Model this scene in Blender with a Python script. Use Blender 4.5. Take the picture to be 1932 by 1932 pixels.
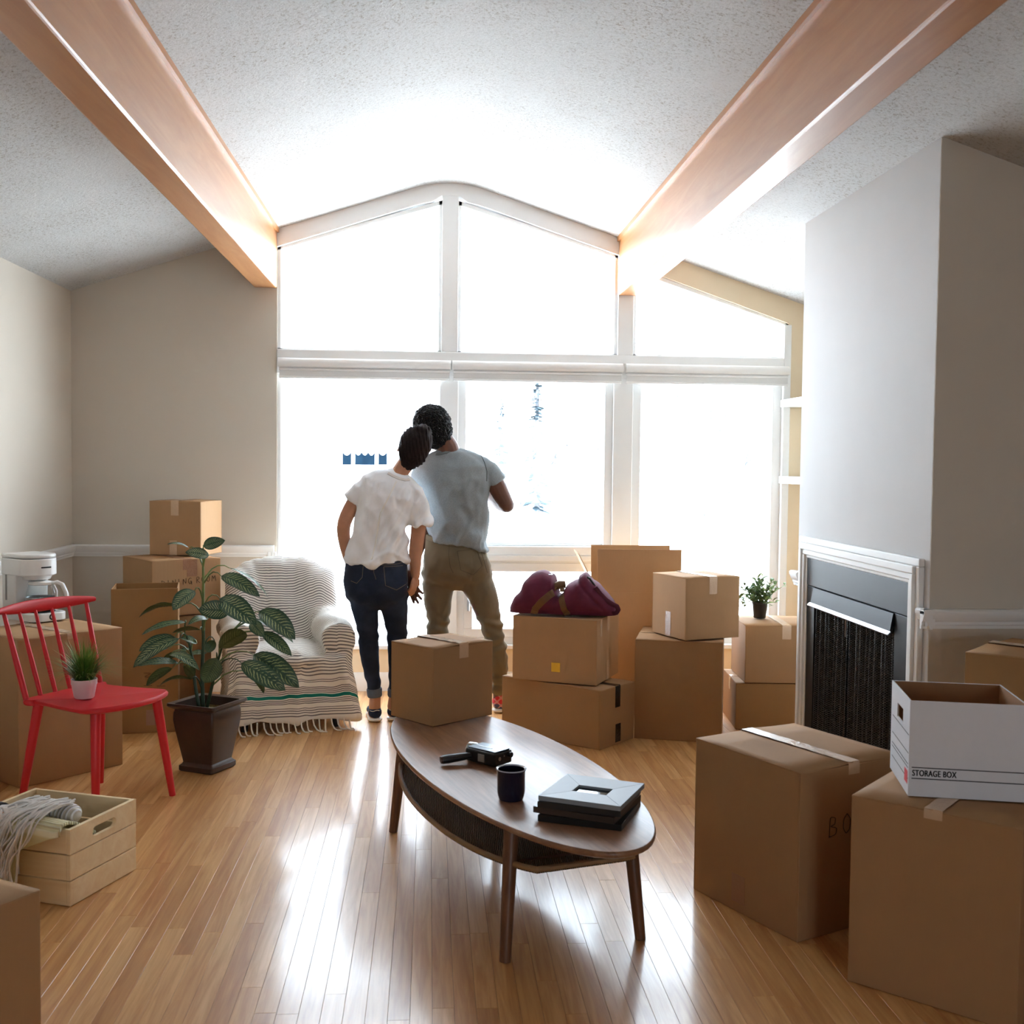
import bpy, bmesh, math, random
import numpy as np
from mathutils import Vector, Matrix, noise
from mathutils.bvhtree import BVHTree
from math import sin, cos, pi, radians, sqrt, atan2

random.seed(7)
SC = bpy.context.scene
COL = SC.collection
for _o in list(bpy.data.objects):
    bpy.data.objects.remove(_o)

# ------------------------------------------------------------------ camera
FPX, YAW, PITCH, ROLL, CAMH = 2082.6, .07543, .04353, .01049, 1.42


def cam_axes():
    cy, sy = cos(YAW), sin(YAW)
    A = np.array([[cy, -sy, 0], [sy, cy, 0], [0, 0, 1.]])
    B = np.array([[1, 0, 0], [0, 0, -1], [0, 1, 0.]])
    cp, sp = cos(PITCH), sin(PITCH)
    P = np.array([[1, 0, 0], [0, cp, -sp], [0, sp, cp]])
    cr, sr = cos(ROLL), sin(ROLL)
    Q = np.array([[cr, -sr, 0], [sr, cr, 0], [0, 0, 1.]])
    return Q @ P @ B @ A


CM = cam_axes()
CP = np.array([0, 0, CAMH])


def ray(x, y):
    return CM.T @ np.array([(x - 966) / FPX, (y - 966) / FPX, 1])


def fl(x, y, z=0.0):            # photo pixel -> point on a level surface
    d = ray(x, y)
    return Vector(CP + (z - CAMH) / d[2] * d)


def dp(x, y, Y):                # photo pixel -> point at depth Y in the room
    d = ray(x, y)
    return Vector(CP + Y / d[1] * d)


def pj(p):
    c = CM @ (np.array(p) - CP)
    return 966 + FPX * c[0] / c[2], 966 + FPX * c[1] / c[2]


cam_d = bpy.data.cameras.new('camera')
cam = bpy.data.objects.new('camera', cam_d)
COL.objects.link(cam)
SC.camera = cam
cam_d.sensor_width = 36
cam_d.lens = FPX / 1932 * 36
cam_d.clip_start = .05
cam_d.clip_end = 500
cam_d.dof.use_dof = True
cam_d.dof.focus_distance = 6.3
cam_d.dof.aperture_fstop = 8.0
_m = Matrix.Identity(4)
for _i in range(3):
    _m[_i][0], _m[_i][1], _m[_i][2] = CM[0][_i], -CM[1][_i], -CM[2][_i]
_m.translation = CP
cam.matrix_world = _m

# ------------------------------------------------------------------ world, light, exposure
SKY = 10.0
SUN = 36.0
w = bpy.data.worlds.new('overcast_sky')
SC.world = w
w.use_nodes = True
_bg = w.node_tree.nodes['Background']
_bg.inputs[0].default_value = (.74, .87, 1, 1)
_bg.inputs[1].default_value = SKY
_sl = bpy.data.lights.new('sun', 'SUN')
_sl.energy = SUN
_sl.angle = radians(3)
_sl.color = (.84, .93, 1)
_so = bpy.data.objects.new('sun', _sl)
COL.objects.link(_so)
_so.rotation_euler = Vector((-.70, .0, -.71)).to_track_quat('-Z', 'Y').to_euler()
SC.view_settings.view_transform = 'Standard'
SC.view_settings.look = 'None'
SC.view_settings.gamma = 1
SC.view_settings.use_curve_mapping = False
SC.view_settings.exposure = 0.42
SC.cycles.use_denoising = True
SC.cycles.max_bounces = 8
SC.cycles.diffuse_bounces = 5
SC.cycles.glossy_bounces = 3
SC.cycles.transmission_bounces = 6
SC.cycles.transparent_max_bounces = 12
SC.cycles.caustics_reflective = False
SC.cycles.caustics_refractive = False
SC.cycles.sample_clamp_indirect = 8
SC.cycles.use_adaptive_sampling = True
SC.cycles.adaptive_threshold = .12

# room measures (metres)
YB, YF = 6.865, -6.5          # window wall, rear wall
XL, XR = -2.155, 2.46         # left wall, right wall
RX, RZ, SL = .119, 3.17, .325 # ridge, ridge height, slope
CHX, CHY0, CHY1 = 1.832, 3.905, 5.344


REAR_FILL = (.5, 2.25, .7, 2.2) # unseen opening added behind the camera for fill light


def ceil_z(x):
    d = abs(x - RX)
    r = .22
    if d < r:                  # plaster rounded at the ridge
        return RZ - SL * (r * .5 + d * d / (2 * r))
    return RZ - SL * d


# ------------------------------------------------------------------ helpers
def portal(name, loc, sx, sy, rot):
    l = bpy.data.lights.new(name, 'AREA')
    l.shape = 'RECTANGLE'
    l.size, l.size_y = sx, sy
    l.cycles.is_portal = True
    o = bpy.data.objects.new(name, l)
    COL.objects.link(o)
    o.location = loc
    o.rotation_euler = rot
    return o


portal('window_portal', ((-.93 + 2.26) / 2, 7.02, 1.6), 3.3, 3.0, (-pi / 2, 0, 0))
portal('rear_fill_portal', ((REAR_FILL[0] + REAR_FILL[1]) / 2, YF - .10, (REAR_FILL[2] + REAR_FILL[3]) / 2), REAR_FILL[1] - REAR_FILL[0], REAR_FILL[3] - REAR_FILL[2], (pi / 2, 0, 0))


class MB:
    def __init__(s):
        s.v, s.f, s.a = [], [], []

    def add(s, vs, fs):
        k = len(s.v)
        s.v += [tuple(p) for p in vs]
        s.f += [tuple(i + k for i in f) for f in fs]
        return s

    def box(s, x0, x1, y0, y1, z0, z1, M=None):
        vs = [(x0, y0, z0), (x1, y0, z0), (x1, y1, z0), (x0, y1, z0), (x0, y0, z1), (x1, y0, z1), (x1, y1, z1), (x0, y1, z1)]
        if M:
            vs = [M @ Vector(p) for p in vs]
        return s.add(vs, [(3, 2, 1, 0), (4, 5, 6, 7), (0, 1, 5, 4), (1, 2, 6, 5), (2, 3, 7, 6), (3, 0, 4, 7)])

    def prism(s, poly, y0, y1, ax='Y', M=None):
        n = len(poly)
        if ax == 'Y':
            f = lambda a, b, t: (a, t, b)
        elif ax == 'X':
            f = lambda a, b, t: (t, a, b)
        else:
            f = lambda a, b, t: (a, b, t)
        vs = [f(a, b, y0) for a, b in poly] + [f(a, b, y1) for a, b in poly]
        if M:
            vs = [M @ Vector(p) for p in vs]
        fs = [tuple(range(n)), tuple(range(2 * n - 1, n - 1, -1))]
        fs += [((i + 1) % n, i, i + n, (i + 1) % n + n) for i in range(n)]
        return s.add(vs, fs)

    def tube(s, pts, r, n=8, caps=True, flat=1.0, up=None):
        pts = [Vector(p) for p in pts]
        if not hasattr(r, '__len__'):
            r = [r] * len(pts)
        k = len(s.v)
        prev = None
        for i, p in enumerate(pts):
            t = (pts[min(i + 1, len(pts) - 1)] - pts[max(i - 1, 0)]).normalized()
            if prev is None:
                a = Vector(up) if up else (Vector((0, 0, 1)) if abs(t.z) < .9 else Vector((1, 0, 0)))
                a = (a - t * a.dot(t)).normalized()
            else:
                a = (prev - t * prev.dot(t)).normalized()
            prev = a
            b = t.cross(a)
            for j in range(n):
                q = 2 * pi * j / n
                s.v.append(tuple(p + a * cos(q) * r[i] * flat + b * sin(q) * r[i]))
        for i in range(len(pts) - 1):
            for j in range(n):
                s.f.append((k + i * n + j, k + i * n + (j + 1) % n, k + (i + 1) * n + (j + 1) % n, k + (i + 1) * n + j))
        if caps:
            s.f.append(tuple(k + j for j in range(n))[::-1])
            e = k + (len(pts) - 1) * n
            s.f.append(tuple(e + j for j in range(n)))
        return s

    def lathe(s, prof, n=32, c=(0, 0, 0), caps=True):
        k = len(s.v)
        for r, z in prof:
            for j in range(n):
                q = 2 * pi * j / n
                s.v.append((c[0] + r * cos(q), c[1] + r * sin(q), c[2] + z))
        for i in range(len(prof) - 1):
            for j in range(n):
                s.f.append((k + i * n + j, k + i * n + (j + 1) % n, k + (i + 1) * n + (j + 1) % n, k + (i + 1) * n + j))
        if caps:
            s.f.append(tuple(k + j for j in range(n))[::-1])
            e = k + (len(prof) - 1) * n
            s.f.append(tuple(e + j for j in range(n)))
        return s

    def grid(s, fn, nu, nv, closeu=False):
        k = len(s.v)
        for i in range(nu):
            for j in range(nv):
                s.v.append(tuple(fn(i / (nu if closeu else nu - 1), j / (nv - 1))))
        for i in range(nu if closeu else nu - 1):
            for j in range(nv - 1):
                i2 = (i + 1) % nu
                s.f.append((k + i * nv + j, k + i2 * nv + j, k + i2 * nv + j + 1, k + i * nv + j + 1))
        return s

    def ell(s, c, r, M=None, nu=20, nv=12):
        k = len(s.v)
        c = Vector(c)
        M = M or Matrix.Identity(3)
        s.v.append(tuple(c + M @ Vector((0, 0, -r[2]))))
        for j in range(1, nv):
            ph = -pi / 2 + pi * j / nv
            for i in range(nu):
                th = 2 * pi * i / nu
                s.v.append(tuple(c + M @ Vector((r[0] * cos(ph) * cos(th), r[1] * cos(ph) * sin(th), r[2] * sin(ph)))))
        s.v.append(tuple(c + M @ Vector((0, 0, r[2]))))
        e = len(s.v) - 1
        for i in range(nu):
            s.f.append((k, k + 1 + (i + 1) % nu, k + 1 + i))
            for j in range(nv - 2):
                a = k + 1 + j * nu
                s.f.append((a + i, a + (i + 1) % nu, a + nu + (i + 1) % nu, a + nu + i))
            a = k + 1 + (nv - 2) * nu
            s.f.append((a + i, a + (i + 1) % nu, e))
        return s

    def mesh(s, name):
        me = bpy.data.meshes.new(name)
        me.from_pydata(s.v, [], s.f)
        me.update()
        bm = bmesh.new()
        bm.from_mesh(me)
        bmesh.ops.recalc_face_normals(bm, faces=bm.faces)
        bm.to_mesh(me)
        bm.free()
        return me

    def build(s, name, m, parent=None, smooth=None, bevel=0, seg=2, loc=None, rot=None):
        me = s.mesh(name)
        return link(name, me, m, parent, smooth, bevel, seg, loc, rot)


def link(name, me, m, parent=None, smooth=None, bevel=0, seg=2, loc=None, rot=None):
    if m is not None and not me.materials:
        me.materials.append(m)
    if smooth is not None:
        me.polygons.foreach_set('use_smooth', [True] * len(me.polygons))
        if smooth < 180:
            me.set_sharp_from_angle(angle=radians(smooth))
    o = bpy.data.objects.new(name, me)
    COL.objects.link(o)
    if parent:
        o.parent = parent
    if loc is not None:
        o.location = loc
    if rot is not None:
        o.rotation_euler = rot
    if bevel:
        b = o.modifiers.new('bevel', 'BEVEL')
        b.width = bevel
        b.segments = seg
        b.limit_method = 'ANGLE'
        b.angle_limit = radians(40)
        b.harden_normals = False
    return o


def tag(o, label=None, cat=None, group=None, kind=None):
    if label:
        o['label'] = label
    if cat:
        o['category'] = cat
    if group:
        o['group'] = group
    if kind:
        o['kind'] = kind
    return o


def thing(name, label, cat, loc=(0, 0, 0), rz=0, group=None):
    o = bpy.data.objects.new(name, None)
    o.empty_display_size = .05
    COL.objects.link(o)
    o.location = loc
    o.rotation_euler = (0, 0, rz)
    return tag(o, label, cat, group)


def struct(o):
    o['kind'] = 'structure'
    return o


def rempty(name):
    o = bpy.data.objects.new(name, None)
    o.empty_display_size = .05
    COL.objects.link(o)
    return struct(o)


# ------------------------------------------------------------------ materials
def rgb(h):                     # sRGB 0-255 -> linear
    return tuple(((c / 255) / 12.92 if c / 255 <= .04045 else ((c / 255 + .055) / 1.055) ** 2.4) for c in h) + (1,)


class NT:
    def __init__(s, name):
        s.m = bpy.data.materials.new(name)
        s.m.use_nodes = True
        s.t = s.m.node_tree
        s.b = s.t.nodes['Principled BSDF']
        s.out = s.t.nodes['Material Output']

    def n(s, ty, **kw):
        nd = s.t.nodes.new(ty)
        for k, v in kw.items():
            setattr(nd, k, v)
        return nd

    def l(s, a, b):
        s.t.links.new(a, b)

    def val(s, sock, v):
        if hasattr(v, 'is_linked') or hasattr(v, 'links'):
            s.l(v, sock)
        else:
            sock.default_value = v

    def math(s, op, a, b=None, c=None, clamp=False):
        nd = s.n('ShaderNodeMath', operation=op, use_clamp=clamp)
        for i, q in enumerate((a, b, c)):
            if q is not None:
                s.val(nd.inputs[i], q)
        return nd.outputs[0]

    def mix(s, fac, a, b, blend='MIX'):
        nd = s.n('ShaderNodeMix', data_type='RGBA', blend_type=blend)
        s.val(nd.inputs[0], fac)
        s.val(nd.inputs[6], a)
        s.val(nd.inputs[7], b)
        return nd.outputs[2]

    def coord(s, kind='Object', scale=(1, 1, 1), loc=(0, 0, 0), rot=(0, 0, 0), add=None):
        tc = s.n('ShaderNodeTexCoord')
        v = tc.outputs[kind]
        if add is not None:
            nd = s.n('ShaderNodeVectorMath', operation='ADD')
            s.l(v, nd.inputs[0])
            s.l(add, nd.inputs[1])
            v = nd.outputs[0]
        mp = s.n('ShaderNodeMapping')
        mp.inputs['Scale'].default_value = scale
        mp.inputs['Location'].default_value = loc
        mp.inputs['Rotation'].default_value = rot
        s.l(v, mp.inputs[0])
        return mp.outputs[0]

    def noise(s, vec, scale=5, detail=4, rough=.5, dist=0):
        nd = s.n('ShaderNodeTexNoise')
        if vec is not None:
            s.l(vec, nd.inputs['Vector'])
        nd.inputs['Scale'].default_value = scale
        nd.inputs['Detail'].default_value = detail
        nd.inputs['Roughness'].default_value = rough
        nd.inputs['Distortion'].default_value = dist
        return nd.outputs['Fac']

    def ramp(s, fac, stops, interp='LINEAR'):
        nd = s.n('ShaderNodeValToRGB')
        cr = nd.color_ramp
        cr.interpolation = interp
        while len(cr.elements) < len(stops):
            cr.elements.new(.5)
        for e, (p, c) in zip(cr.elements, stops):
            e.position = p
            e.color = c if hasattr(c, '__len__') else (c, c, c, 1)
        s.l(fac, nd.inputs[0])
        return nd.outputs[0]

    def bump(s, h, strength=.3, dist=.01):
        nd = s.n('ShaderNodeBump')
        nd.inputs['Strength'].default_value = strength
        nd.inputs['Distance'].default_value = dist
        s.l(h, nd.inputs['Height'])
        s.l(nd.outputs[0], s.b.inputs['Normal'])

    def set(s, color=None, rough=None, metal=None, spec=None, **kw):
        if color is not None:
            s.val(s.b.inputs['Base Color'], color)
        if rough is not None:
            s.val(s.b.inputs['Roughness'], rough)
        if metal is not None:
            s.val(s.b.inputs['Metallic'], metal)
        if spec is not None:
            s.b.inputs['Specular IOR Level'].default_value = spec
        for k, v in kw.items():
            s.val(s.b.inputs[k.replace('_', ' ')], v)
        return s.m


def plain(name, c, rough=.5, metal=0, spec=.5, var=.06, scale=30, bump=0, bscale=200, bdist=.002, **kw):
    t = NT(name)
    c = rgb(c)
    f = t.noise(t.coord('Object'), scale, 3)
    col = t.mix(f, tuple(q * (1 - var) for q in c[:3]) + (1,), tuple(min(1, q * (1 + var)) for q in c[:3]) + (1,))
    if bump:
        t.bump(t.noise(t.coord('Object'), bscale, 2), bump, bdist)
    return t.set(col, rough, metal, spec, **kw)


def cardboard(name, c):
    t = NT(name)
    c = rgb(c)
    v = t.coord('Object')
    f = t.noise(v, 6, 5, .6)
    fib = t.noise(t.coord('Object', (160, 160, 25)), 1, 4, .7)
    col = t.mix(f, tuple(q * .9 for q in c[:3]) + (1,), tuple(q * 1.08 for q in c[:3]) + (1,))
    col = t.mix(t.math('MULTIPLY', fib, .28), col, tuple(q * .72 for q in c[:3]) + (1,))
    wv = t.noise(t.coord('Object', (90, 90, 4)), 1, 2)
    t.bump(wv, .12, .003)
    return t.set(col, .78, 0, .25)


M_CARD = [cardboard('cardboard_kraft', (170, 131, 92)), cardboard('cardboard_light', (182, 143, 103)), cardboard('cardboard_brown', (162, 121, 78))]
M_CARDIN = cardboard('cardboard_inside', (160, 118, 82))


def tape_mat(name, c, alpha, rough=.22):
    t = NT(name)
    v = t.coord('Object')
    wr = t.noise(t.coord('Object', (1, 1, 1)), 45, 4, .6, 1.5)
    t.bump(wr, .5, .004)
    col = t.mix(wr, rgb(c), tuple(min(1, q * 1.15) for q in rgb(c)[:3]) + (1,))
    return t.set(col, rough, 0, .7, Alpha=alpha)


M_TAPE = tape_mat('clear_packing_tape', (200, 168, 136), 1, .14)
M_TAPE_TAN = tape_mat('tan_packing_tape', (150, 106, 76), 1, .3)
M_TAPE_BLK = tape_mat('black_packing_tape', (24, 24, 24), 1, .16)


def paint(name, c, rough=.6, bump=.08, bscale=90, spec=.3, mott=.03):
    return plain(name, c, rough, 0, spec, mott, 3, bump, bscale, .002)


M_WALL = paint('taupe_wall_paint', (207, 198, 184), .55)
M_BEIGE = paint('cream_wall_paint', (226, 208, 178), .6)
M_CHIM = paint('pale_grey_chimney_paint', (206, 205, 204), .7, .05, 60, .15, .05)
M_WHITE = paint('white_gloss_trim_paint', (236, 236, 234), .42, .02, 90, .3)
M_WFRAME = paint('white_window_frame_paint', (232, 233, 232), .4, .02)


def ceiling_mat():
    t = NT('stippled_ceiling_plaster')
    v = t.coord('Object')
    a = t.noise(v, 55, 6, .75, .6)
    b = t.noise(v, 160, 3, .6)
    h = t.math('ADD', t.math('MULTIPLY', t.ramp(a, [(.38, 0), (.62, 1)]), .8), t.math('MULTIPLY', b, .4))
    t.bump(h, .6, .010)
    pit = t.ramp(t.noise(v, 75, 5, .8), [(.34, 0), (.48, 1)])
    big = t.noise(v, 1.6, 4, .6)
    pit_shade = t.math('MULTIPLY', t.math('SUBTRACT', 1, pit), t.ramp(big, [(.38, .35), (.6, 1)]))  # shade of the stipple pits, painted into the plaster colour
    col = t.mix(pit_shade, t.mix(big, rgb((220, 220, 219)), rgb((204, 203, 201))), rgb((150, 138, 124)))
    return t.set(col, .85, 0, .2)


M_CEIL = ceiling_mat()


def wood(name, dark, light, rough=.4, axis='Y', scale=1.0, ring=6, spec=.5, coat=0, coatrough=.1):
    t = NT(name)
    st = {'X': (1.2, 14, 14), 'Y': (14, 1.2, 14), 'Z': (14, 14, 1.2)}[axis]
    v = t.coord('Object', tuple(q * scale for q in st))
    g = t.noise(v, ring * .35, 6, .62, 1.2)
    fine = t.noise(t.coord('Object', tuple(q * scale * 8 for q in st)), 1.6, 3, .6)
    f = t.math('ADD', t.math('MULTIPLY', t.ramp(g, [(.3, 0), (.7, 1)]), .75), t.math('MULTIPLY', fine, .25))
    t.bump(fine, .06, .002)
    return t.set(t.mix(f, rgb(dark), rgb(light)), rough, 0, spec, Coat_Weight=coat, Coat_Roughness=coatrough)


def plank_mat():
    t = NT('oak_floor_varnish')
    at = t.n('ShaderNodeAttribute', attribute_name='pr')
    at.attribute_type = 'GEOMETRY'
    r = at.outputs['Fac']
    cmb = t.n('ShaderNodeCombineXYZ')
    t.l(t.math('MULTIPLY', r, 37.0), cmb.inputs[0])
    t.l(t.math('MULTIPLY', r, 91.0), cmb.inputs[1])
    t.l(t.math('MULTIPLY', r, 13.0), cmb.inputs[2])
    v = t.coord('Object', (26, 1.5, 26), add=cmb.outputs[0])
    g = t.noise(v, 1.5, 4, .6, .8)
    fine = t.noise(t.coord('Object', (260, 7, 260), add=cmb.outputs[0]), 1, 3, .6)
    tone = t.ramp(r, [(0, rgb((212, 158, 98))), (.25, rgb((224, 172, 110))), (.55, rgb((232, 182, 118))), (.8, rgb((240, 194, 134))), (1, rgb((212, 158, 98)))])
    dark = t.mix(1.0, tone, rgb((214, 190, 168)), 'MULTIPLY')
    f = t.math('ADD', t.math('MULTIPLY', t.ramp(g, [(.35, 0), (.65, 1)]), .65), t.math('MULTIPLY', fine, .35))
    col = t.mix(f, dark, tone)
    rough = .33
    t.bump(t.noise(t.coord('Object', (6, 2, 6)), 3, 2), .10, .003)
    return t.set(col, rough, 0, .5, Coat_Weight=.55, Coat_Roughness=.13)


M_PLANK = plank_mat()
M_BEAM = wood('honey_fir_beam_varnish', (170, 108, 56), (194, 138, 86), .36, 'Y', .6, 5, .5, .2, .15)
M_WALNUT = wood('walnut_veneer', (112, 78, 56), (166, 124, 94), .34, 'X', .8, 7, .45)
M_WALNUT_LEG = wood('walnut_leg', (86, 56, 38), (122, 82, 56), .4, 'Z', 1, 6)
M_PINE = wood('raw_pine', (232, 200, 152), (250, 230, 192), .6, 'X', .7, 5, .3)
M_BLACKMETAL = plain('black_painted_steel', (26, 28, 30), .42, 0, .25, .15, 8)
M_STEEL = plain('polished_steel', (180, 182, 185), .28, 1)
M_DARK = plain('sooty_black', (14, 14, 15), .9, 0, .1)
M_DARKPL = plain('black_plastic', (20, 20, 22), .32, 0, .5)
M_RED = plain('red_painted_wood', (206, 36, 44), .42, 0, .45, .03)
M_WPLAST = plain('white_plastic', (232, 232, 230), .28, 0, .5, .02)
M_BLIND = plain('white_blind_fabric', (214, 214, 212), .8, 0, .2, .04, 120)
M_INK = plain('black_marker_ink', (60, 44, 34), .7, 0, .2)
M_PRINT = plain('black_print', (22, 22, 24), .6, 0, .2)


def glass_mat():
    t = NT('window_glass')
    tr = t.n('ShaderNodeBsdfTransparent')
    gl = t.n('ShaderNodeBsdfGlossy')
    gl.inputs['Roughness'].default_value = 0.02
    lw = t.n('ShaderNodeLayerWeight')
    lw.inputs[0].default_value = .5
    fr = t.math('ADD', .04, t.math('MULTIPLY', t.math('POWER', lw.outputs['Facing'], 5.0), .9))
    mx = t.n('ShaderNodeMixShader')
    t.l(fr, mx.inputs[0])
    t.l(tr.outputs[0], mx.inputs[1])
    t.l(gl.outputs[0], mx.inputs[2])
    t.l(mx.outputs[0], t.out.inputs[0])
    return t.m


M_GLASS = glass_mat()

# ------------------------------------------------------------------ the room
def build_room():
    # floor: sub-floor slab and oak planks
    sub = struct(MB().box(XL - .1, XR + .1, YF - .1, YB + .1, -.14, -.018).build('floor', M_DARK))
    rnd = random.Random(3)
    W, cand = .0572, []
    n = int((XR - XL) / W) + 1
    for i in range(n):
        x0 = XL + i * W
        x1 = min(x0 + W, XR)
        y = YF - rnd.random()
        while y < YB:
            L = rnd.uniform(.45, 1.7)
            y1 = min(y + L, YB)
            y0 = max(y, YF)
            y += L
            if y1 - y0 < .03:
                continue
            # projected size in the photograph
            pts = [pj((x, yy, 0)) for x in (x0, x1) for yy in (max(y0, 2.5), max(y1, 2.5))]
            inside = y1 > 2.7 and max(p[0] for p in pts) > 0 and min(p[0] for p in pts) < 1932
            area = (max(p[1] for p in pts) - min(p[1] for p in pts)) * (x1 - x0) * FPX / max(y0, 2.8) if inside else 0
            cand.append((area, x0, x1, y0, y1, rnd.random()))
    cand.sort(reverse=True)

    def plank(mb, x0, x1, y0, y1, g=.00025, c=.0005):
        x0, x1, y0, y1 = x0 + g, x1 - g, y0 + g, y1 - g
        vs = [(x0, y0, -.018), (x1, y0, -.018), (x1, y1, -.018), (x0, y1, -.018), (x0, y0, -c), (x1, y0, -c), (x1, y1, -c), (x0, y1, -c),
              (x0 + c, y0 + c, 0), (x1 - c, y0 + c, 0), (x1 - c, y1 - c, 0), (x0 + c, y1 - c, 0)]
        fs = [(8, 9, 10, 11), (0, 1, 5, 4), (1, 2, 6, 5), (2, 3, 7, 6), (3, 0, 4, 7), (4, 5, 9, 8), (5, 6, 10, 9), (6, 7, 11, 10), (7, 4, 8, 11)]
        mb.add(vs, fs)
        return len(fs)

    for a, x0, x1, y0, y1, r in cand[:290]:
        mb = MB()
        k = plank(mb, x0, x1, y0, y1)
        me = mb.mesh('plank')
        me.attributes.new('pr', 'FLOAT', 'FACE').data.foreach_set('value', [r] * k)
        link('plank', me, M_PLANK, sub)
    mb, vals = MB(), []
    for a, x0, x1, y0, y1, r in cand[290:]:
        vals += [r] * plank(mb, x0, x1, y0, y1)
    me = bpy.data.meshes.new('plank_field')
    me.from_pydata(mb.v, [], mb.f)
    me.attributes.new('pr', 'FLOAT', 'FACE').data.foreach_set('value', vals)
    o = link('plank_field', me, M_PLANK, sub)
    o['kind'] = 'stuff'

    # ceiling: pitched plaster with rounded ridge
    xs = list(np.linspace(XL, RX - .22, 8)) + list(np.linspace(RX - .2, RX + .2, 9)) + list(np.linspace(RX + .22, XR, 8))
    mb = MB()
    poly = [(x, ceil_z(x)) for x in xs] + [(XR + .1, RZ + .3), (XL - .1, RZ + .3)]
    poly = [(XL - .1, ceil_z(XL) - .02)] + poly[:len(xs)] + [(XR + .1, ceil_z(XR) - .02)] + poly[len(xs):]
    mb.prism(poly, YF - .1, YB + .45)
    struct(mb.build('ceiling', M_CEIL, smooth=20))
    # walls
    struct(MB().box(XL - .12, XL, YF - .1, YB + .14, -.02, ceil_z(XL) + .02).build('wall_left', M_WALL))
    struct(MB().box(XR, XR + .12, YF - .1, YB + .14, -.02, ceil_z(XR) + .03).build('wall_right', M_WALL))
    # rear wall, with the wide opening added to let in fill light
    mb = MB()
    wx0, wx1, wz0, wz1 = REAR_FILL
    mb.box(XL - .1, wx0, YF - .14, YF, -.02, RZ + .05)
    mb.box(wx1, XR + .1, YF - .14, YF, -.02, RZ + .05)
    mb.box(wx0, wx1, YF - .14, YF, -.02, wz0)
    mb.box(wx0, wx1, YF - .14, YF, wz1, RZ + .05)
    struct(mb.build('wall_rear', M_WALL))
    # window wall: left panel, sill wall, right panel, gable strip
    y0, y1 = YB, YB + .14
    XW0, XW1 = -.93, 2.262
    mb = MB()
    mb.prism([(XL - .1, -.02), (XW0, -.02), (XW0, ceil_z(XW0) + .02), (XL, ceil_z(XL) + .02), (XL - .1, ceil_z(XL))], y0, y1)
    struct(mb.build('wall_back', M_WALL))
    mb = MB()
    mb.box(XW0, XR + .1, y0, y1, -.02, .285)
    mb.prism([(XW1, .28), (XR + .1, .28), (XR + .1, ceil_z(XR) + .02), (XW1, ceil_z(XW1) + .02)], y0, y1)
    mb.prism([(1.30, ceil_z(1.30) - .135), (XW1, ceil_z(XW1) - .15), (XW1, ceil_z(XW1) + .02), (1.30, ceil_z(1.30) + .02)], y0, y1)
    struct(mb.build('wall_back_sill', M_BEIGE))
    # chimney breast
    mb = MB()
    FY0, FY1, FZ = 4.10, 5.14, .85       # firebox opening
    z1 = ceil_z(CHX) + .02
    zr = ceil_z(XR) + .02
    def prof(z):
        return z
    mb.box(CHX, XR, CHY0, FY0, -.02, zr)
    mb.box(CHX, XR, FY1, CHY1, -.02, zr)
    mb.box(CHX, XR, FY0, FY1, FZ, zr)
    mb.prism([(CHX, zr - .001), (XR, zr - .001), (CHX, z1)], CHY0, CHY1)
    struct(mb.build('wall_chimney', M_CHIM))
    # the chimney return towards the room is painted like the walls
    mb = MB().prism([(CHX + .001, -.02), (XR, -.02), (XR, ceil_z(XR) + .02), (CHX + .001, ceil_z(CHX) + .02)], CHY0 - .004, CHY0)
    struct(mb.build('wall_return', M_WALL))
    # beams
    for nm, xa, xb in (('ceiling_beam', -1.068, -.930), ('ceiling_beam', 1.168, 1.298)):
        zb = 2.475
        mb = MB().prism([(xa, zb), (xb, zb), (xb, ceil_z(xb) + .03), (xa, ceil_z(xa) + .03)], YF, YB)
        b = mb.build(nm, M_BEAM, bevel=.008)
        struct(b)
        # thin bead where the beam meets the plaster
        xi = xb if xa < 0 else xa
        s = 1 if xa < 0 else -1
        MB().box(min(xi, xi + s * .014), max(xi, xi + s * .014), YF, YB - .01, ceil_z(xi) - .022, ceil_z(xi) + .01).build('bead', M_BEAM, b)





def moulding(name, p0, p1, nrm, prof, m, parent=None):
    """profile (out, z) swept from p0 to p1 along a wall whose room-side normal is nrm"""
    p0, p1, nrm = Vector(p0), Vector(p1), Vector(nrm)
    n = len(prof)
    vs = [p0 + nrm * a + Vector((0, 0, b)) for a, b in prof] + [p1 + nrm * a + Vector((0, 0, b)) for a, b in prof]
    fs = [tuple(range(n)), tuple(range(2 * n - 1, n - 1, -1))] + [((i + 1) % n, i, i + n, (i + 1) % n + n) for i in range(n)]
    return MB().add(vs, fs).build(name, m, parent, smooth=35)


RAIL = [(0, -.062), (.010, -.062), (.012, -.050), (.016, -.046), (.016, -.036), (.024, -.030), (.030, -.014), (.034, -.006), (.034, .004), (.026, .010), (0, .010)]
BASE = [(0, 0), (.016, 0), (.016, .085), (.010, .100), (.006, .112), (0, .116)]


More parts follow.
